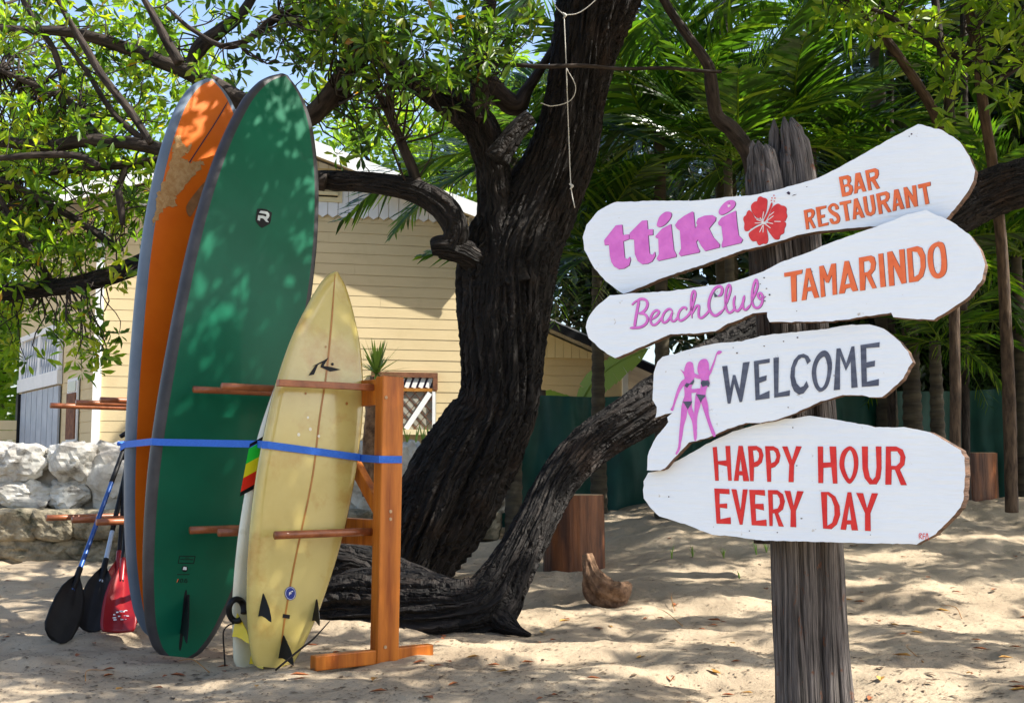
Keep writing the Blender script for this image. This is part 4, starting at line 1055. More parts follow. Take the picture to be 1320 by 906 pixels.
stroke_mesh('seam', [([(882,392),(830,480),(745,610),(670,730)], 5)], lambda x, y: OB.px(x/3, y/3, .0015), m_dark, OB.panel, OB.n)
# green board
ta, no = board_ends(233, 847, 379, 91, .98)
GB = Board('surfboard', 'largest board, dark green with charcoal rails and a black shield emblem', ta, no, [(0,.10),(.012,.15),(.05,.22),(.15,.31),(.3,.385),(.5,.415),(.68,.405),(.82,.345),(.92,.25),(.965,.168),(.986,.10),(1,.03)], .10, .046, m_rail, m_green, rocker=.10)
gpx = lambda x, y: GB.px(320+x/22.65, 260+y/22.65, .002)
sh = decal('shield_emblem', [[[(262,212),(400,205),(530,225),(610,270),(695,325),(680,420),(660,560),(630,650),(540,700),(400,772),(330,720),(240,610),(215,540),(235,380)]]], gpx, m_black, GB.panel, GB.n)
decal('emblem_letter', [[[(315,325),(365,265),(480,280),(560,300),(610,350),(620,420),(590,480),(555,510),(555,545),(605,605),(520,590),(440,495),(355,480),(340,560),(270,540),(290,395),(430,410),(505,440),(530,420),(535,390),(510,365),(470,355),(400,345)]]], lambda x, y: GB.px(320+x/22.65, 260+y/22.65, .0035), M('emblem_silver', (.5,.55,.55), rough=.5), sh, GB.n)
g2 = lambda x, y: GB.px(210+x/12.95, 700+y/12.95, .002)
decal('printed_box', [[[(275,205),(545,210),(520,340),(248,335)], [(285,218),(530,222),(508,328),(262,324)]], [[(370,235),(440,235),(436,246),(366,246)]], [[(290,262),(510,266),(506,276),(286,272)]]], g2, m_black, GB.panel, GB.n)
e2 = decal('round_emblem', [[circ(365, 425, 52)], [[(240,515),(445,512),(440,525),(236,527)]]], g2, m_black, GB.panel, GB.n)
decal('emblem_letter', [[[(345,390),(395,395),(398,440),(375,445),(350,440),(330,445)]]], lambda x, y: GB.px(210+x/12.95, 700+y/12.95, .0035), m_whitedab, e2, GB.n)
# "10.6" printed mark
def seven(pts, w=9): return (pts, w)
stroke_mesh('printed_size', [([(268,592),(258,652)], 14), ([(300,595),(288,650)], 12), ([(300,595),(330,595),(318,650),(290,650)], 10), ([(345,642),(343,652)], 12), ([(410,592),(375,600),(362,645),(395,652),(402,622),(372,622)], 11)], g2, m_black, GB.panel, GB.n)
stroke_mesh('printed_slash', [([(258,590),(232,652)], 12)], g2, m_orange_p, GB.panel, GB.n)
GB.fin(243, 765, .20, .22, m_black, cant=-.25, thick=.012)
stroke_mesh('fin_box', [([(240,760),(236,800),(232,838)], 4)], lambda x, y: GB.px(x, y, .0015), m_black, GB.panel, GB.n)
# white board
ta, no = board_ends(330, 862, 428, 372, .36)
WB = Board('surfboard', 'cream white board with a green, yellow and red flash, mostly hidden behind the yellow one', ta, no, [(0,.09),(.012,.11),(.06,.14),(.15,.19),(.3,.235),(.45,.25),(.6,.235),(.78,.165),(.9,.095),(.96,.05),(.99,.022),(1,.01)], .062, .05, m_cream, None, rocker=.10)
for c_, ys_ in (('g', (578, 598)), ('y', (598, 616)), ('r', (616, 634)), ('k', (634, 640)), ('k', (572, 577))):
    mt = {'g': M('flash_green', (.02,.62,.05), rough=.3), 'y': M('flash_yellow', (.80,.72,.02), rough=.3), 'r': M('flash_red', (.75,.03,.015), rough=.3), 'k': m_black}[c_]
    y0, y1 = ys_; k_ = lambda y: 320.5-(y-590)*.19
    decal('flash_stripe', [[[(k_(y0)-2, y0), (k_(y0)+34, y0-20), (k_(y1)+34, y1-20), (k_(y1)-2, y1)]]], lambda x, y: WB.px(x, y, .004), mt, WB.o, WB.n)
WB.fin(306, 790, .12, .12, m_finy, cant=.4); WB.fin(330, 815, .13, .16, m_finy, cant=.1)
# leash cuff wrapped on the white board's tail
lc = empty('leash', WB.px(304, 790), 'black leash cuff looped on the tail of the white board', 'leash')
cp = []
for k in range(15):
    a_ = k/14*5.6+1.0; p = WB.px(305+10*math.cos(a_), 786+14*math.sin(a_), .022+.012*math.sin(a_*2)); cp.append(p)
tube('cuff', cp, [.014]*15, m_black, lc, seg=10, n=60, disp=lambda TH, S, R: 1+.35*np.abs(np.cos(TH)))
tube('cord', [WB.px(302, 803, .03), WB.px(294, 806, .045), WB.px(288, 815, .02), WB.px(289, 840, -.04), WB.px(290, 858, -.05)], [.004]*5, m_black, lc, seg=8)
# yellow board
ta, no = board_ends(356, 861, 446, 348, .19)
YB = Board('surfboard', 'yellowed shortboard in front with three black fins and a dark stringer', ta, no, [(0,.10),(.012,.118),(.06,.16),(.15,.215),(.3,.268),(.45,.290),(.6,.284),(.7,.262),(.81,.212),(.9,.143),(.96,.084),(.985,.048),(1,.012)], .064, .05, m_yellow, None, rocker=.09)
ypx = lambda o: (lambda x, y: YB.px(x, y, o))
stroke_mesh('stringer', [([(432,353),(427,420),(421,480),(412,540),(405,600),(398,640),(385,700),(376,745),(367,798),(361,845)], 2.4)], ypx(.0016), m_stringer, YB.o, YB.n)
z2 = lambda o: (lambda x, y: YB.px(380+x/16.5, 450+y/16.5, o))
decal('star_logo', [[[(290,562),(440,345),(360,380),(440,330),(600,250),(720,180),(615,355),(780,380),(980,435),(860,460),(755,478),(545,380),(585,285),(495,335),(410,540)]], [circ(803, 318, 30)]], z2(.003), m_black, YB.o, YB.n)
sc_ = 1035/160
zt2 = lambda o: (lambda x, y: YB.px(280+x/sc_, 740+y/sc_, o))
em = decal('round_emblem', [[circ(611, 158, 48, 24, 57)]], zt2(.003), M('emblem_blue', (.01,.03,.22), rough=.35), YB.o, YB.n)
decal('emblem_letter', [[[(630,135),(600,150),(598,178),(605,165),(618,162),(622,155),(608,157),(612,149),(634,143)]], [circ(611, 158, 42, 24, 51), circ(611, 158, 39, 24, 48)]], zt2(.0042), m_whitedab, em, YB.n)
decal('leash_plug', [[[(550,328),(608,338),(603,370),(545,360)]]], zt2(.003), m_black, YB.o, YB.n)
YB.fin(280+382/sc_, 740+150/sc_, .085, .12, m_black, cant=.42)
YB.fin(280+828/sc_, 740+200/sc_, .10, .115, m_black, cant=-.15)
YB.fin(280+550/sc_, 740+500/sc_, .13, .12, m_black, cant=.12)
for (x, y, r_) in ((420,447,1.2),(394,507,1.4),(385,560,2),(400,553,2),(411,562,1.6),(447,520,1.8),(397,538,1.5)):
    decal('ding', [[circ(x, y, r_, 8, r_*1.2)]], ypx(.0022), m_cream if y > 520 else m_stringer, YB.o, YB.n)

# blue strap
def strap(pts, wid=.038, th=.003):
    P = [Vector(p) for p in pts]; V = []; Fc = []
    for k, p in enumerate(P):
        d = (P[min(k+1, len(P)-1)]-P[max(k-1, 0)]).normalized(); o_ = d.cross(UP); o_.z = 0; o_.normalize()
        V += [p-UP*wid/2-o_*th/2, p-UP*wid/2+o_*th/2, p+UP*wid/2+o_*th/2, p+UP*wid/2-o_*th/2]
    for k in range(len(P)-1):
        for j in range(4): Fc.append((4*k+j, 4*k+(j+1) % 4, 4*k+4+(j+1) % 4, 4*k+4+j))
    Fc += [(3,2,1,0), (len(V)-4, len(V)-3, len(V)-2, len(V)-1)]
    MB().add(V, Fc).build('tie_strap', m_blue, None, label='blue webbing strap stretched across all the boards to the rack post', cat='strap')
def rail_pt(B, side, py, off):
    best = None
    for k in range(200):
        t = k/199; p = B.P(t, side*(B.hw(t)+off), -B.thk(t)*.4)
        d = p-Vector((0, 0, CAMH)); zc = d.y*CT+d.z*ST; y = PH/2-F*(-d.y*ST+d.z*CT)/zc
        if best is None or abs(y-py) < best[0]: best = (abs(y-py), p)
    return best[1]
sp = [rail_pt(OB, -1, 575, .002)+OB.n*-.08, rail_pt(OB, -1, 572, .004)]
g_ = rail_pt(GB, -1, 570, .004); sp += [g_, g_+GB.n*.065+GB.r*.02]
y_ = rail_pt(WB, -1, 573, .004); y2 = rail_pt(YB, -1, 574, .004); sp += [y_+WB.n*.01, y2+YB.n*.0, y2+YB.n*.036+YB.r*.012]
y3 = rail_pt(YB, 1, 590, .004); sp += [y3+YB.n*.036-YB.r*.012, y3+YB.n*.004]
zz = at(498, 592, 6.55).z
fa = Bt(-.045, zz)
sp += [Bt(-.0425, zz)+pd*.0715, Bt(-.0425, zz)-pd*.0715, Bt(.03, zz)-pd*.0735, Bt(.05, zz)-pd*.04]
strap(sp)

# ------------------------------------------------------------------ paddles
def paddle(label, tip_px, neck_px, top_px, Yt, Ytop, m_blade, m_shaft, wid, m_grip, print_=False, twist=0, collar=None, prof=None):
    b_ = gp(*tip_px, off=.0); 
    if Yt is not None: b_ = at(*tip_px, Yt)
    top_ = at(*top_px, Ytop); ax = (top_-b_).normalized(); Lb = .47
    o = empty('paddle', b_, label, 'paddle', 'paddles leaning on the rack')
    rr = (ray(*neck_px)).normalized(); sd_ = ax.cross(-rr).normalized(); sd_ = Matrix.Rotation(twist, 3, ax) @ sd_; nn = sd_.cross(ax)
    nsec = 26; V = []; Fc = []; K = 11
    for k in range(nsec):
        t = k/(nsec-1); w_ = wid/2*(math.sin(min(1, .10+t*.55)*math.pi/2*1.0)**.5 if t < .62 else 1)*(1-max(0, (t-.55)/.45)**2.0*.90)
        w_ = wid/2*np.interp(t, [0, .04, .12, .3, .5, .7, .85, .95, 1], prof or [.45, .72, .92, 1, .98, .80, .50, .24, .16])
        for sgn in (1, -1):
            for j in range(K):
                v_ = -1+2*j/(K-1); v_ = v_ if sgn > 0 else -v_
                hgt = .005+.010*max(0, 1-abs(v_)*5)*(.3+t)
                V.append(b_+ax*(Lb*t)+sd_*(w_*v_)+nn*(sgn*hgt-.02*(1-v_*v_)+.03*math.sin(t*3.1)))
    R = 2*K
    for k in range(nsec-1):
        for j in range(R): Fc.append((k*R+j, k*R+(j+1) % R, (k+1)*R+(j+1) % R, (k+1)*R+j))
    Fc += [tuple(range(R))[::-1], tuple(range((nsec-1)*R, nsec*R))]
    bl = MB().add(V, Fc).build('blade', m_blade, o, smooth=True)
    tube('shaft', [b_+ax*(Lb-.16), b_*.5+top_*.5+ax*.1, top_], [.015, .015, .015], m_shaft, o, seg=14, n=10)
    tube('collar', [b_+ax*(Lb-.2), b_+ax*(Lb-.02), b_+ax*(Lb+.06)], [.010, .019, .0185], m_blade, o, seg=14, n=8)
    tube('handle', [top_-ax*.02-sd_*.055, top_+ax*.015, top_-ax*.02+sd_*.055], [.015, .02, .015], m_grip, o, seg=10, n=9)
    if collar: tube('sleeve', [b_+ax*collar[0], b_+ax*collar[1]], [.0165, .0165], m_black, o, seg=14, n=4)
    if print_:
        rg = random.Random(3); 
        for k in range(14):
            u, v_ = rg.uniform(-.42, .42), rg.uniform(.06, .13); c_ = b_+ax*v_+sd_*u*wid*.6+nn*.028
            s1, s2 = rg.uniform(.004, .011), rg.uniform(.002, .006)
            MB().add([c_-sd_*s1-ax*s2+nn*.0, c_+sd_*s1-ax*s2*.6, c_+sd_*s1*.8+ax*s2, c_-sd_*s1+ax*s2], [(0,1,2,3)]).build('worn_print', m_whitedab, bl)
    return o
paddle('paddle with a dark grip, dark shaft and red blade half hidden behind the others', (146, 806), (150, 720), (166, 560), 8.0, 8.75, m_red_blade, m_black, .19, m_black)
paddle('rearmost paddle with a pale shaft and red blade against the orange board', (163, 806), (163, 700), (172, 570), 8.05, 8.7, m_red_blade, m_paleshaft, .20, m_black, collar=(.62, 1.3))
paddle('paddle with a pale blue shaft and black blade, second from the left', (116, 812), (128, 735), (166, 590), 7.85, 8.7, m_black, m_paleshaft, .20, m_black, collar=(.75, 1.5))
paddle('red-bladed paddle with a worn white print near its tip', (152, 813), (158, 715), (170, 575), 7.72, 8.6, m_red_blade, m_black, .215, m_black, print_=True, prof=[.86, .95, 1, .98, .88, .70, .46, .24, .16])
paddle('leftmost paddle with a blue shaft and black blade', (70, 823), (105, 745), (161, 575), 7.55, 8.62, m_black, m_blueshaft, .23, m_blue, twist=.55, collar=(1.25, 1.7))

# ------------------------------------------------------------------ sign post and planks
sp_b = Vector((at(1046, 800, 4.74).x, 4.74, 0))
sign = empty('signpost', (sp_b.x, sp_b.y, ground(sp_b.x, sp_b.y)), 'weathered split-trunk signpost carrying four white painted planks', 'sign')
def pdisp(seed):
    def d(TH, S, R):
        x, y = np.cos(TH), np.sin(TH)
        return 1+.13*(1-2*np.abs(noise3(x*2.6, y*2.6, S*.9, seed)))+.09*(1-2*np.abs(noise3(x*7, y*7, S*1.6, seed+2)))+.08*noise3(x*1.2, y*1.2, S*1.3, seed+4)-.55*np.clip(S-(S.max()-.28), 0, 1)*(1+1.5*noise3(x*2, y*2, 0*S, seed+6))
    return d
def pp(px, py, Y): return at(px, py, Y)
def post_half(path, rad, seed, nstr):
    r = np.random.default_rng(seed); VV = []; FF = []; AA = []; nv = 0
    ax = catmull([list(p) for p in path], 160); R_ = np.interp(np.linspace(0, 1, 160), np.linspace(0, 1, len(rad)), rad)
    T, U, W = frames(ax)
    items = [(0, 0, .80, 1.0, .90)] + [(k/nstr*6.283+r.uniform(-.15, .15), r.uniform(.62, .80), r.uniform(.26, .46), r.uniform(0, 1), r.uniform(.86, 1.0)) for k in range(nstr)]
    for q, (an_, ro, rs_, tw, endf) in enumerate(items):
        e = max(20, int(160*endf)); k = np.arange(e); ph = an_+.25*np.sin(k/160*3+tw*6)
        P_ = ax[:e]+(R_[:e]*ro)[:, None]*(np.cos(ph)[:, None]*U[:e]+np.sin(ph)[:, None]*W[:e])
        rr = R_[:e]*rs_*(1+.18*noise3(k*.05, 0*k+seed, 0*k+q, 3)); rr = rr*np.clip((e-k)/10.0, .08, 1)**.8
        seg = 72 if q == 0 else 26
        V, Fq, C = tube_arrays(P_, rr, seg, lambda TH, S, R: 1+.10*(1-2*np.abs(noise3(np.cos(TH)*2.6, np.sin(TH)*2.6, S*1.4, seed+q)))+.08*noise3(np.cos(TH)*4, np.sin(TH)*4, S*4, seed+q+50))
        VV.append(V); FF += (Fq+nv).tolist()+(C+nv).tolist(); nv += len(V)
        th = np.linspace(0, 2*np.pi, seg, endpoint=False); TH, S = np.meshgrid(th, k/160*2.4)
        A_ = np.stack([.05*np.cos(TH)+q, .05*np.sin(TH), S], -1).reshape(-1, 3); AA.append(np.vstack([A_, [[q, 0, 0]], [[q, 0, 2.4]]]))
    me = bpy.data.meshes.new('post_half'); me.from_pydata(np.vstack(VV).tolist(), [], FF); me.update()
    a = me.attributes.new('along', 'FLOAT_VECTOR', 'POINT'); a.data.foreach_set('vector', np.vstack(AA).astype(np.float32).ravel())
    return link('post_half', me, m_grey_post, sign, smooth=True)
post_half([pp(1034, 985, 4.74), pp(1029, 860, 4.74), pp(1024, 720, 4.74), pp(1016, 560, 4.74), pp(1004, 400, 4.74), pp(990, 270, 4.74), pp(983, 210, 4.74), pp(979, 180, 4.74)], [.092, .085, .080, .080, .078, .072, .060, .048], 5, 13)
post_half([pp(1068, 985, 4.78), pp(1061, 860, 4.78), pp(1055, 720, 4.78), pp(1048, 560, 4.78), pp(1036, 400, 4.78), pp(1024, 270, 4.78), pp(1017, 195, 4.78), pp(1010, 150, 4.78)], [.112, .098, .094, .092, .09, .086, .076, .056], 15, 15)
class Plank:
    def __init__(s, outline, yaw, Y, seed, th=.040, dx=.004, dz=-.002, lean=0, label=None):
        a_ = math.radians(yaw); s.n = Vector((math.sin(a_), -math.cos(a_), lean)).normalized(); s.p0 = at(1040, 450, Y)
        s.rt = Vector((math.cos(a_), math.sin(a_), 0)); rr = np.random.default_rng(seed)
        d = []
        n_ = len(outline)
        for i in range(n_):
            p, q = np.array(outline[i], float), np.array(outline[(i+1) % n_], float); L = np.linalg.norm(q-p); m_ = max(1, int(L/5))
            for j in range(m_):
                u = p+(q-p)*j/m_; d.append(u+rr.normal(0, .28, 2))
        v2, f2 = fill2d([d]); nf = len(d)
        F3 = [s.at(*p) for p in d]
        rim = []; cen = sum((np.array(p) for p in d))/nf
        bk_ = []
        for k, p in enumerate(d):
            rgt = max(0, (p[0]-cen[0])/250)
            bk_.append(F3[k]-s.n*th+s.rt*dx*(.2+1.4*rgt)+UP*dz*rr.uniform(.4, 1.3))
        V = [s.at(*p) for p in v2]; nv = len(V); Fc = []; mi = []
        for f in f2:
            a3, b3_, c3 = [V[i] for i in f[:3]]
            Fc.append(f if (b3_-a3).cross(c3-a3).dot(s.n) > 0 else f[::-1]); mi.append(0)
        # sides
        V += F3+bk_
        area = sum(d[i][0]*d[(i+1) % nf][1]-d[(i+1) % nf][0]*d[i][1] for i in range(nf))
        for i in range(nf):
            j = (i+1) % nf; q = (nv+i, nv+j, nv+nf+j, nv+nf+i); Fc.append(q if area < 0 else q[::-1]); mi.append(1)
        bidx = {}
        vb = len(V); V += [v-s.n*th for v in V[:nv]]
        for f in f2:
            a3, b3_, c3 = [V[vb+i] for i in f[:3]]; g = tuple(vb+i for i in f)
            Fc.append(g if (b3_-a3).cross(c3-a3).dot(s.n) < 0 else g[::-1]); mi.append(1)
        me = bpy.data.meshes.new('plank'); me.from_pydata([v[:] for v in V], [], Fc); me.materials.append(m_white); me.materials.append(m_edge)
        me.polygons.foreach_set('material_index', mi); me.update()
        s.o = link('plank', me, None, sign, label=label)
    def at(s, px, py, off=0): return onplane(px, py, s.p0+s.n*off, s.n)
    def word(s, polys, org, sc, mat, shadow=None, smooth=0, name='lettering', off=.002):
        def mp(o_, ddx=0, ddy=0): return lambda x, y: s.at(org[0]+x/sc+ddx, org[1]+y/sc+ddy, o_)
        polys = [[(smooth_loop(l, smooth) if smooth else l) for l in lp] for lp in polys]
        if shadow: decal('letter_shadow', polys, mp(off-.001, shadow[0], shadow[1]), m_dark, s.o, s.n)
        return decal(name, polys, mp(off), mat, s.o, s.n)
    def strokes(s, st, org, sc, mat, shadow=None, name='lettering', off=.002):
        if shadow: stroke_mesh('letter_shadow', st, lambda x, y: s.at(org[0]+x/sc+shadow[0], org[1]+y/sc+shadow[1], off-.0015), m_dark, s.o, s.n, 2e-5)
        return stroke_mesh(name, st, lambda x, y: s.at(org[0]+x/sc, org[1]+y/sc, off), mat, s.o, s.n, 6e-5)
o1 = [(751,306),(756,290),(771,272),(791,261),(840,259),(896,259),(940,254),(967,252),(980,250),(1005,244),(1026,238),(1054,230),(1082,216),(1116,197),(1153,176),(1184,160),(1215,168),(1237,183),(1250,202),(1257,220),(1255,233),(1249,245),(1237,262),(1220,282),(1185,287),(1122,292),(1057,298),(1032,302),(1008,310),(980,318),(959,322),(907,341),(854,358),(827,370),(804,379),(785,366),(766,346),(753,322)]
o2 = [(755,422),(758,409),(768,396),(786,381),(805,379),(864,375),(894,371),(932,366),(956,360),(984,350),(1011,336),(1039,327),(1060,317),(1104,301),(1141,288),(1172,276),(1193,271),(1224,284),(1249,302),(1264,322),(1270,341),(1266,360),(1250,381),(1227,398),(1204,412),(1172,411),(1152,409),(1149,403),(1116,408),(1073,414),(1020,415),(992,415),(989,409),(989,402),(970,404),(956,411),(938,417),(922,427),(894,430),(864,431),(845,439),(820,450),(793,462),(774,450),(759,436)]
o3 = [(847,467),(854,460),(876,454),(901,447),(925,442),(956,440),(981,433),(1015,429),(1058,425),(1093,419),(1121,418),(1139,423),(1157,437),(1170,453),(1176,467),(1171,474),(1164,488),(1149,502),(1137,512),(1121,512),(1111,509),(1086,509),(1058,517),(1026,532),(1001,541),(980,545),(962,545),(938,553),(913,564),(888,570),(873,586),(857,603),(851,606),(834,606),(835,587),(842,569),(854,553),(862,544),(860,538),(867,532),(858,534),(845,538),(847,525),(841,515),(842,501),(843,479)]
o4 = [(829,631),(830,620),(836,609),(850,606),(861,600),(884,588),(911,572),(945,556),(979,546),(1013,540),(1044,536),(1061,538),(1086,542),(1128,550),(1171,551),(1199,557),(1220,569),(1238,580),(1243,589),(1244,612),(1242,644),(1238,654),(1224,670),(1206,688),(1181,701),(1121,700),(980,696),(934,690),(918,689),(888,677),(850,665),(838,654),(830,642)]
p1_ = Plank(o1, -25, 4.485, 1, label='topmost plank with pink and orange lettering and a red hibiscus')
p2_ = Plank(o2, -25, 4.435, 2, label='second plank with pink script and orange capitals')
p3_ = Plank(o3, -26, 4.46, 3, label='third plank with ragged edges, two pink figures and slate lettering')
p4_ = Plank(o4, -27, 4.49, 4, dx=.009, label='lowest and widest plank with red capitals')
# ttiki
TK = [[[(60,415),(165,282),(222,275),(230,368),(282,362),(285,405),(232,425),(245,572),(270,585),(290,560),(298,590),(285,640),(240,668),(190,674),(150,650),(125,610),(112,560),(103,455),(65,460)]],
 [[(288,352),(400,240),(445,236),(452,318),(498,316),(498,368),(455,372),(468,535),(495,545),(515,515),(520,555),(490,605),(450,625),(400,630),(360,600),(335,540),(328,408),(288,405)]],
 [[(518,380),(580,310),(660,270),(672,380),(685,500),(708,545),(705,565),(545,600),(530,580),(550,540),(545,400),(525,395)]], [smooth_loop([(535,260),(560,200),(610,162),(655,165),(664,195),(640,240),(600,280),(560,297),(535,290)])],
 [[(695,280),(720,240),(780,195),(850,158),(862,165),(875,310),(895,280),(885,260),(900,220),(960,195),(1030,190),(1062,210),(1058,240),(1000,310),(1040,390),(1095,450),(1092,480),(965,512),(925,460),(900,410),(885,430),(900,480),(918,510),(910,525),(745,558),(728,535),(750,490),(738,330),(710,310)]],
 [[(1080,255),(1110,215),(1180,178),(1240,150),(1250,260),(1265,370),(1302,410),(1285,440),(1115,480),(1112,455),(1125,410),(1110,290),(1085,280)]], [smooth_loop([(1085,165),(1110,110),(1160,65),(1215,57),(1237,85),(1220,125),(1170,165),(1110,190)])]]
p1_.word(TK, (770,250), 6.947, m_pink, (.9,.45))
p1_.word([[[(1165,100),(1192,97),(1190,112),(1170,122)]]], (770,250), 6.947, m_whitedab, name='paint_chip', off=.003)
# hibiscus
fl = [[[(245,360),(220,300),(222,235),(270,185),(310,175),(325,125),(365,100),(410,120),(450,130),(472,160),(470,230),(455,330),(415,430),(400,450),(380,450),(300,430)]],
 [[(245,365),(215,330),(185,315),(155,345),(140,390),(105,420),(98,465),(115,520),(110,590),(125,635),(165,640),(205,615),(290,555),(380,515),(380,470),(290,445)]],
 [[(385,540),(300,585),(205,650),(180,690),(200,750),(240,798),(300,795),(320,840),(350,860),(400,835),(450,840),(480,805),(485,740),(470,660),(440,540)]],
 [[(450,540),(480,625),(530,700),(580,760),(620,772),(660,760),(675,705),(730,670),(740,600),(762,545),(740,492),(600,490),(500,505)]],
 [[(480,480),(510,380),(540,290),(590,235),(645,212),(690,240),(740,250),(772,290),(770,350),(782,410),(760,460),(738,486),(600,486),(500,498)]]]
fo, fs = (950,245), 12.075
p1_.word(fl, fo, fs, m_flower, (.35,.25), smooth=3, name='hibiscus')
rays = [[(410,500),(300,460)],[(405,515),(275,515)],[(400,530),(205,618)],[(405,545),(350,660)],[(410,545),(405,665)],[(440,530),(525,595)],[(460,505),(565,525)],[(470,480),(570,400)],[(490,410),(580,340)],[(580,490),(685,492)],[(395,470),(415,335)],[(390,480),(360,430)]]
p1_.strokes([([a_, ((a_[0]+b_[0])/2, (a_[1]+b_[1])/2), b_], 12) for a_, b_ in rays], fo, fs, m_whitedab, name='petal_veins', off=.0026)
p1_.word([[circ(415,505,34,12)]], fo, fs, m_whitedab, name='petal_eye', off=.0024)
p1_.strokes([([(420,495),(470,400),(505,320),(530,250),(545,205)], 34)], fo, fs, m_flower, name='pistil', off=.0036)
p1_.word([[circ(x, y, 11, 8)] for x, y in ((575,85),(545,125),(590,128),(535,165),(580,175),(540,205))], fo, fs, m_flower, name='stamens', off=.003)
p1_.word([[[(770,45),(800,22),(828,40),(825,75),(795,70)]], [[(850,95),(880,75),(935,65),(900,82)]]], fo, fs, m_dark, name='paint_chip', off=.0025)
A = lambda *l: [list(q) for q in l]
bar = [A([(390,128),(470,110),(495,125),(500,165),(485,190),(510,205),(518,245),(500,285),(465,297),(420,306)], [(425,152),(455,145),(468,160),(465,190),(433,200)], [(440,218),(470,210),(485,228),(478,258),(448,268)]),
 A([(538,95),(580,86),(635,255),(605,260),(590,230),(562,238),(555,272),(527,278)], [(565,160),(582,205),(558,212)]),
 A([(625,70),(715,48),(745,65),(748,105),(735,140),(715,150),(758,228),(728,236),(685,165),(672,170),(685,243),(655,250)], [(660,92),(705,82),(715,95),(710,118),(668,135)])]
res = [A([(75,425),(145,410),(170,425),(175,455),(160,490),(145,500),(185,580),(160,588),(125,525),(118,530),(125,592),(98,598)], [(108,448),(135,440),(145,455),(140,480),(112,492)]),
 A([(183,398),(277,382),(275,405),(222,420),(228,468),(264,462),(264,488),(230,497),(238,548),(298,532),(296,558),(208,576)]),
 A(smooth_loop([(362,420),(355,392),(330,390),(320,412),(345,435),(378,452),(400,490),(395,530),(365,548),(325,545),(306,505),(332,500),(345,525),(370,515),(366,490),(330,465),(300,435),(294,400),(318,370),(352,362),(382,385),(388,412)], 3)),
 A([(395,352),(498,333),(498,360),(462,370),(486,516),(452,522),(430,375),(400,380)]),
 A([(525,325),(555,316),(622,488),(590,494),(572,462),(545,470),(545,504),(515,508)], [(552,392),(568,435),(546,442)]),
 A([(605,305),(635,298),(655,430),(668,448),(685,435),(688,410),(668,292),(700,284),(720,410),(712,455),(675,478),(640,470),(622,435)]),
 A([(722,278),(815,255),(842,272),(845,310),(828,345),(812,352),(860,438),(832,445),(785,370),(770,375),(782,455),(750,462)], [(758,300),(802,288),(812,302),(805,325),(766,342)]),
 A([(885,242),(922,235),(978,410),(945,418),(930,382),(905,390),(905,428),(872,434)], [(908,310),(925,358),(902,365)]),
 A([(968,222),(998,215),(1055,300),(1045,205),(1080,200),(1098,388),(1066,395),(1012,290),(1028,402),(995,408)]),
 A([(1097,196),(1210,170),(1212,205),(1172,215),(1200,365),(1165,374),(1140,222),(1104,232)])]
p1_.word(bar, (1025,210), 6.947, m_orange_p, (.7,.1)); p1_.word(res, (1025,210), 6.947, m_orange_p, (.7,.1))
tam = [A([(33,275),(172,250),(168,280),(126,292),(128,490),(90,495),(83,298),(35,305)]),
 A([(200,242),(232,238),(298,460),(262,465),(242,410),(210,415),(200,478),(165,483)], [(218,310),(238,378),(208,385)]),
 A([(298,225),(330,218),(362,300),(390,206),(424,202),(433,437),(400,442),(395,290),(370,350),(350,348),(332,310),(345,452),(312,460)]),
 A([(490,186),(522,183),(592,408),(552,415),(535,385),(500,395),(490,428),(448,433)], [(513,275),(532,355),(492,362)]),
 A([(598,160),(690,143),(715,155),(727,200),(720,250),(690,290),(732,388),(700,393),(650,290),(645,405),(608,410)], [(635,190),(675,182),(690,205),(685,245),(665,268),(638,272)]),
 A([(745,132),(782,126),(802,378),(762,384)]),
 A([(812,118),(850,110),(912,235),(902,100),(942,94),(958,350),(922,358),(858,215),(868,370),(828,375)]),
 A([(960,92),(1040,72),(1075,85),(1100,140),(1103,230),(1085,300),(1045,338),(978,348)], [(1000,112),(1040,118),(1062,160),(1066,230),(1050,285),(1015,308)]),
 A(smooth_loop([(1210,40),(1240,55),(1255,110),(1265,220),(1250,285),(1205,316),(1160,305),(1130,250),(1118,170),(1125,100),(1160,55)], 3), smooth_loop([(1192,75),(1212,100),(1222,180),(1218,250),(1200,280),(1178,265),(1163,210),(1160,130),(1172,90)], 3))]
p2_.word(tam, (1005,305), 5.867, m_orange_p, (.7,.1))
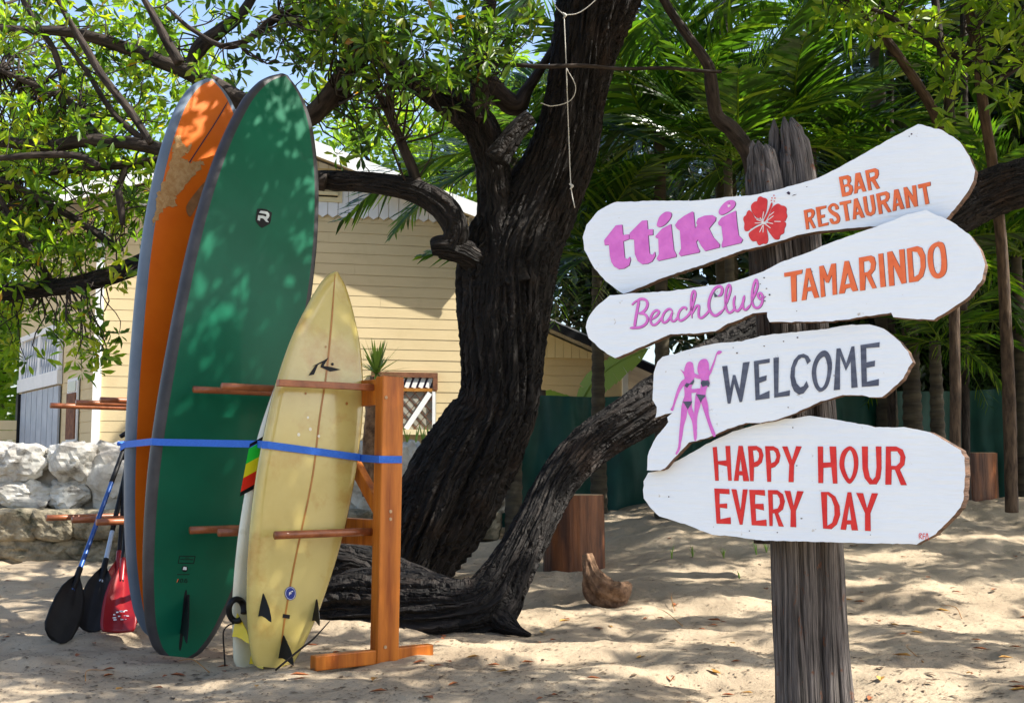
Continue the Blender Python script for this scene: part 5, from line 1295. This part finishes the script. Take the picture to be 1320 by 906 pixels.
bc = [([(62,258),(95,228),(128,212)], 16), ([(126,215),(110,300),(96,380),(86,450)], 24), ([(110,222),(140,206),(180,212),(200,245),(186,292),(150,325),(118,332)], 23), ([(118,332),(170,335),(200,372),(186,420),(140,450),(90,456),(45,458)], 22),
 ([(228,392),(280,352),(300,318),(278,304),(246,328),(226,378),(236,424),(265,430),(300,400),(330,352)], 20),
 ([(420,312),(390,292),(352,318),(328,370),(336,408),(365,404),(400,362),(418,314)], 20), ([(418,314),(406,360),(412,396),(440,394),(470,352)], 18),
 ([(538,304),(534,282),(506,282),(476,318),(466,366),(486,394),(520,380),(560,342),(585,292)], 20),
 ([(570,335),(600,240),(618,165),(605,135),(586,172),(580,260),(588,372)], 20), ([(592,335),(622,272),(648,266),(646,320),(650,362),(676,368),(720,330),(735,300)], 20),
 ([(815,182),(842,165),(852,120),(830,95),(785,118),(745,195),(735,270),(755,325),(790,350),(830,330),(870,290)], 24),
 ([(862,300),(900,210),(925,120),(912,82),(890,120),(880,200),(885,280),(910,324),(945,308),(968,265)], 20),
 ([(965,175),(953,230),(960,290),(985,310),(1012,282),(1036,225),(1046,172)], 21), ([(1046,172),(1034,232),(1036,285),(1060,298),(1100,255)], 20),
 ([(1095,262),(1130,180),(1160,95),(1150,38),(1130,70),(1115,140),(1112,220),(1130,272),(1165,282),(1195,250),(1205,195),(1190,155),(1165,168),(1182,205),(1230,182)], 21)]
p2_.strokes(bc, (805,355), 6.769, m_pink, (.55,.45))
p2_.word([[[(778,142),(818,185),(785,192)]]], (805,355), 6.769, m_slate, name='paint_chip', off=.0035)
wel = [A([(35,252),(75,248),(98,425),(118,320),(138,320),(170,430),(196,225),(248,217),(190,527),(170,530),(128,385),(100,540),(78,542)]),
 A([(280,213),(403,193),(403,225),(318,237),(322,338),(380,322),(378,362),(322,382),(325,475),(402,440),(402,500),(293,515)]),
 A([(432,188),(474,182),(470,458),(560,437),(558,480),(438,495)]),
 A([(722,210),(700,172),(665,155),(625,165),(590,205),(568,265),(562,335),(572,400),(592,445),(630,472),(665,462),(705,410),(688,365),(665,405),(640,415),(612,385),(596,330),(600,260),(625,205),(650,185),(675,190),(694,238)]),
 A(smooth_loop([(822,130),(855,145),(878,190),(885,250),(875,330),(850,410),(800,450),(760,425),(735,360),(728,290),(745,215),(780,155)], 3), smooth_loop([(822,178),(840,205),(850,260),(845,330),(825,395),(800,420),(778,390),(765,330),(765,270),(785,210)], 3)),
 A([(920,116),(950,112),(995,230),(1035,100),(1058,97),(1083,415),(1035,420),(1030,215),(992,288),(948,175),(947,433),(898,438)]),
 A([(1105,88),(1254,66),(1252,105),(1150,112),(1152,222),(1218,208),(1216,252),(1152,265),(1155,372),(1248,350),(1247,402),(1115,412)])]
p3_.word(wel, (925,430), 6.0, m_slate)
W1 = [(165,210),(180,170),(205,157),(230,170),(238,215),(245,248),(285,266),(290,292),(262,288),(240,282),(240,300),(228,335),(222,370),(285,366),(285,392),(230,400),(220,402),(222,460),(225,520),(240,560),(240,600),(250,660),(262,700),(258,765),(240,765),(232,690),(222,620),(195,560),(188,530),(180,590),(160,660),(150,730),(138,790),(130,840),(105,880),(95,870),(115,820),(125,700),(135,600),(140,520),(150,470),(165,420),(162,370),(160,345),(130,390),(105,450),(85,510),(75,540),(55,530),(70,505),(85,450),(110,370),(140,310),(165,290),(155,250),(130,215),(160,235)]
W2 = [(265,215),(275,165),(300,140),(335,138),(355,175),(358,230),(380,180),(400,130),(412,95),(430,72),(458,80),(435,102),(418,105),(400,170),(375,240),(355,280),(362,330),(340,360),(330,410),(335,440),(350,500),(355,570),(375,640),(408,728),(385,735),(355,660),(335,600),(315,540),(295,480),(290,490),(270,560),(262,620),(262,690),(242,660),(240,600),(243,500),(250,430),(258,400),(287,366),(292,295),(272,250)]
wo, wsz = (855,440), 6.04
p3_.word([[smooth_loop(W1, 3)]], wo, wsz, m_pink, name='painted_figure', off=.002); p3_.word([[smooth_loop(W2, 3)]], wo, wsz, m_pink, name='painted_figure', off=.0026)
for lp in ([(165,345),(180,322),(205,330),(235,295),(242,310),(230,335),(205,335),(185,362)], [(290,320),(305,302),(330,305),(350,300),(362,325),(355,355),(335,345),(305,355)], [(148,468),(225,466),(218,485),(190,530),(165,485)], [(255,410),(330,418),(325,432),(305,450),(292,478),(275,445)]):
    p3_.word([[lp]], wo, wsz, m_slate, name='painted_swimwear', off=.0034)
hap = [A([(42,55),(68,52),(75,142),(128,138),(122,47),(152,46),(162,265),(140,265),(133,175),(77,162),(80,265),(58,265)]),
 A([(205,46),(231,46),(272,268),(235,268),(231,232),(208,230),(205,266),(176,266)], [(217,125),(228,205),(208,205)]),
 A([(264,48),(320,46),(350,65),(362,105),(352,150),(325,175),(302,180),(300,268),(278,268)], [(295,75),(318,72),(333,90),(335,115),(326,140),(303,150)]),
 A([(372,48),(425,48),(455,65),(469,105),(460,150),(435,178),(410,186),(410,272),(386,272)], [(402,75),(425,74),(440,92),(444,118),(434,145),(410,156)]),
 A([(480,50),(513,50),(542,135),(568,48),(603,50),(555,165),(552,274),(520,274),(525,165)])]
hou = [A([(704,50),(738,50),(738,152),(786,150),(778,50),(820,50),(828,283),(800,283),(790,180),(740,184),(738,280),(708,280)]),
 A(smooth_loop([(905,48),(940,70),(958,120),(958,185),(940,245),(905,285),(870,250),(845,190),(842,140),(860,80)], 3), smooth_loop([(905,72),(925,105),(932,160),(925,215),(906,255),(885,220),(872,170),(878,115)], 3)),
 A([(982,50),(1020,50),(1020,180),(1032,240),(1050,262),(1068,240),(1075,180),(1070,50),(1105,50),(1106,190),(1098,250),(1075,288),(1030,288),(1000,250),(986,190)]),
 A([(1134,50),(1200,50),(1240,70),(1257,115),(1250,165),(1222,195),(1266,293),(1228,293),(1190,195),(1170,195),(1168,290),(1130,290)], [(1164,80),(1205,80),(1225,110),(1222,150),(1200,172),(1166,172)])]
eve = [A([(52,314),(147,318),(148,350),(85,346),(85,412),(133,408),(133,440),(87,434),(90,508),(155,495),(157,538),(66,535)]),
 A([(160,318),(192,320),(218,455),(232,320),(262,320),(230,542),(212,542)]),
 A([(272,322),(370,324),(372,360),(310,352),(308,412),(362,410),(365,452),(312,440),(316,518),(380,510),(382,550),(288,545)]),
 A([(390,324),(450,325),(485,350),(497,395),(485,445),(455,470),(490,555),(458,552),(432,470),(420,470),(420,550),(400,550)], [(420,350),(448,352),(464,378),(466,410),(452,440),(422,446)]),
 A([(494,328),(532,330),(552,425),(575,330),(615,332),(566,455),(568,558),(532,556),(534,455)])]
day = [A([(724,336),(775,336),(815,365),(842,425),(845,480),(825,540),(790,570),(738,566)], [(762,350),(790,375),(808,425),(810,480),(795,530),(764,550)]),
 A([(892,338),(915,338),(958,578),(918,577),(912,540),(888,540),(882,575),(848,572)], [(903,420),(916,514),(888,514)]),
 A([(946,342),(990,344),(1015,440),(1045,344),(1084,345),(1036,470),(1038,582),(1002,580),(1002,470)])]
for wd in (hap, hou, eve, day): p4_.word(wd, (910,565), 4.889, m_red_p, (.25,.2))
p4_.strokes([([(1185,695),(1185,688),(1188,688),(1186,691),(1189,695)], .9), ([(1190,695),(1190,688),(1193,688)], .9), ([(1190,691),(1193,691)], .9), ([(1193,696),(1195,687),(1197,696)], .9)], (0,0), 1, m_red_p, name='signature')
rg = random.Random(8)
for pl, spots in ((p4_, [(1022,551),(1027,600),(1033,668),(1002,686),(966,684),(1122,689),(862,640),(1034,668)]), (p3_, [(945,448),(985,446),(1010,440),(1016,525),(1028,435),(950,455)]), (p2_, [(985,358),(988,372),(980,366),(992,380),(1027,401),(1047,350),(986,388)]), (p1_, [(1040,241),(1172,176),(1175,173),(940,262)])):
    for (x, y) in spots:
        r_ = rg.uniform(.7, 1.3); pl.word([[circ(x, y, r_, 8, r_*rg.uniform(.5, 1))]], (0, 0), 1, m_dark if rg.random() < .5 else m_grey_post, name='nail_mark', off=.002)

# ------------------------------------------------------------------ white cord on the trunk
co = empty('hanging_cord', at(727, 20, 9.42), 'thin white knotted cord hanging down the main trunk', 'cord')
Yc = 9.36
for pts in ([(706,-14),(716,8),(727,20)], [(727,20),(746,17),(766,2),(774,-12)], [(727,20),(730,90),(733,170),(736,240),(741,268)], [(730,88),(742,112),(735,130),(712,137),(697,133)]):
    tube('cord', [at(x, y, Yc) for x, y in pts], [.0038]*len(pts), m_rope, co, seg=6, n=24)
for (x, y) in ((727, 20), (736, 240)):
    tube('knot', [at(x-2, y-3, Yc), at(x+2, y, Yc-.01), at(x-1, y+4, Yc)], [.006, .010, .006], m_rope, co, seg=8, n=10)

# ------------------------------------------------------------------ small things on the sand
def fallen(px, py, size, mat, az, label, name='fallen_leaf'):
    b = gp(px, py, .012); c, s_ = math.cos(az), math.sin(az); V = []
    for (a_, k_, z_) in ((0,0,.0),(.33,.16,.012),(.68,.2,.02),(1,0,.004),(.68,-.2,.022),(.33,-.16,.014),(.35,0,-.002),(.68,0,.002)):
        V.append((b.x+size*(a_*c-k_*s_), b.y+size*(a_*s_+k_*c), b.z+z_*size*12*.5))
    MB().add(V, [(0,1,2,7,6), (2,3,7), (3,4,7), (4,5,0,6,7)]).build(name, mat, None, label=label, cat='leaf', group='dry leaves fallen on the sand')
rg = random.Random(21)
spots = [(911,800),(940,830),(1130,802),(1160,808),(1190,817),(1100,775),(640,870),(775,876),(625,790),(1307,852),(1300,890),(820,850),(735,800),(560,862),(700,815),(690,855),(1060,760),(985,760),(870,782),(845,800),(930,870),(1245,870),(1135,880),(480,880),(330,885),(160,890),(400,872),(240,872),(1200,745),(1285,760),(1225,790),(790,812),(1150,845),(955,895),(865,880),(600,850)]
ORD = ['first', 'second', 'third', 'fourth', 'fifth', 'sixth', 'seventh', 'eighth', 'ninth', 'tenth', 'eleventh', 'twelfth', 'thirteenth', 'fourteenth', 'fifteenth', 'sixteenth', 'seventeenth']
ZONES = [(0, 300, 'in front of the green board'), (300, 450, 'in front of the yellow board'), (450, 690, 'in front of the rack and tree'), (690, 1015, 'between driftwood and sign post'), (1015, 1400, 'right of the sign post')]
for lo_, hi_, zone in ZONES:
    for col_, mt in (('yellow-brown', m_dead), ('russet', m_deadr)):
        ls = sorted([q for q in spots if lo_ <= q[0] < hi_ and (((int(q[0])*7+int(q[1])*3) % 20 < 11) == (mt is m_dead))])
        for k, (x, y) in enumerate(ls):
            lab = 'small %s fallen leaf on the sand, %s' % (col_, zone) if len(ls) == 1 else '%s fallen leaf, %s from left of those %s' % (col_, ORD[k], zone)
            fallen(x, y, rg.uniform(.05, .11), mt, rg.uniform(0, 6.28), lab)
def twig(px, py, ang, l, label):
    b = gp(px, py, .01); e = b+Vector((math.cos(ang)*l, math.sin(ang)*l, 0)); e.z = ground(e.x, e.y)+.04
    m_ = (b+e)/2+Vector((rg.uniform(-.05,.05), rg.uniform(-.05,.05), .03))
    tube('twig', [b, m_, e], [.0028, .0022, .0012], m_stringer, None, seg=5, n=10, label=label, cat='twig', group='twigs lying on the sand')
for k, (x, y, a_, l) in enumerate(((110,880,1.5,.25),(270,868,2.8,.2),(870,790,1.5,.3),(880,808,1.9,.4),(1190,850,1.4,.45),(1240,800,1.8,.25))):
    twig(x, y, a_, l, 'thin dry twig on the sand, %s from the left of six' % ORD[k])
# dead vine with a twig leaning beside the yellow board's tail
tube('dry_vine', [gp(355, 866, .01), at(385, 838, 6.28), at(405, 822, 6.3), at(425, 800, 6.32)], [.006, .006, .005, .003], m_branch, None, seg=6, label='thin dry vine leaning at the tail of the yellow board', cat='vine')
def tuft(px, py, n_, h, lab):
    b = gp(px, py); r = np.random.default_rng(int(px)); VV = []; FF = []
    for k in range(n_):
        az = r.uniform(0, 6.28); ln_ = h*r.uniform(.6, 1.1); lean = r.uniform(.1, .6); q0 = len(VV); s_ = np.array([-math.sin(az), math.cos(az), 0])*.006
        for f_, ww in ((0, 1), (.5, .9), (1, .1)):
            c = np.array(b)+np.array([math.cos(az)*lean*ln_*f_**1.6, math.sin(az)*lean*ln_*f_**1.6, ln_*f_*(1-.3*lean*f_)]); VV += [tuple(c-s_*ww), tuple(c+s_*ww)]
        FF += [(q0, q0+1, q0+3, q0+2), (q0+2, q0+3, q0+5, q0+4)]
    MB().add(VV, FF).build('grass_tuft', m_grass, None, label=lab, cat='grass', group='grass sprouts in the sand')
for k, (x, y, n_, h) in enumerate(sorted(((866,720,4,.12),(893,718,6,.10),(933,719,9,.10),(975,713,5,.13),(988,712,6,.11),(953,745,3,.07),(805,770,4,.07)))):
    tuft(x, y, n_, h, 'small green grass sprout left of the sign post, %s from the left' % ORD[k])
for kk, (x, Yq) in enumerate(((525,12.3),(536,12.3),(545,12.5),(553,12.3),(565,12.3))):
    p = at(x, 562, Yq); b0 = len(COL.objects)
    r = np.random.default_rng(x); VV = []; FF = []
    for k in range(4):
        az = r.uniform(0, 6.28); q0 = len(VV); s_ = np.array([1, 0, 0])*.008; l = r.uniform(.1, .2)
        for f_, ww in ((0, 1), (.6, .8), (1, .1)):
            c = np.array(at(x, 566, Yq))+np.array([math.cos(az)*.3*l*f_, math.sin(az)*.3*l*f_, l*f_-.03]); VV += [tuple(c-s_*ww), tuple(c+s_*ww)]
        FF += [(q0, q0+1, q0+3, q0+2), (q0+2, q0+3, q0+5, q0+4)]
    MB().add(VV, FF).build('grass_tuft', m_grass, None, label='pale grass blades on the wall top below the lattice window, %s from the left' % ORD[kk], cat='grass', group='grass on the wall top')
# countless dark bits strewn over the sand
r = np.random.default_rng(33); n_ = 17000
yb = 5.0+8*r.random(n_)**1.6; xb = (r.random(n_)-.5)*yb*.95
zb2 = gbase(xb, yb)+gbump(xb, yb)
sz = r.uniform(.002, .006, n_)*np.where(r.random(n_) < .06, 2.2, 1); az = r.uniform(0, 6.28, n_); el = r.uniform(1, 3.5, n_)
ca, sa = np.cos(az), np.sin(az); VV = []
for (u, v_, w_) in ((-1,0,.05),(0,-1,.3),(1,0,.1),(0,1,.25)):
    VV.append(np.stack([xb+sz*(u*ca*el-v_*sa), yb+sz*(u*sa*el+v_*ca), zb2+.004+sz*w_*1.2], -1))
VV = np.stack(VV, 1).reshape(-1, 3); k = np.arange(n_)*4
o = link('leaf_litter', npmesh('leaf_litter', VV, np.stack([k, k+1, k+2, k+3], -1)), m_debris, None, kind='stuff'); o['label'] = 'fine dark bits of leaf and bark strewn over the sand'; o['category'] = 'litter'

n_ = 130; yb = 5.2+6*r.random(n_)**1.4; xb = (r.random(n_)-.5)*yb*.9; zb2 = gbase(xb, yb)+gbump(xb, yb); az = r.uniform(0, 6.28, n_); sz = r.uniform(.02, .045, n_); ca, sa = np.cos(az), np.sin(az); VV = []
for (u, v_, w_) in ((-1,0,.05),(-.2,-.32,.4),(.4,-.3,.35),(1,0,.1),(.4,.3,.5),(-.2,.32,.3)):
    VV.append(np.stack([xb+sz*(u*ca-v_*sa), yb+sz*(u*sa+v_*ca), zb2+.006+sz*w_*.6], -1))
VV = np.stack(VV, 1).reshape(-1, 3); k = np.arange(n_)*6
o = link('dry_leaf_scatter', npmesh('dry_leaf_scatter', VV, np.concatenate([np.stack([k, k+1, k+2, k+3], -1), np.stack([k+3, k+4, k+5, k], -1)])), m_deadr, None, kind='stuff'); o['label'] = 'tiny dry leaf scraps scattered over the sand'; o['category'] = 'litter'
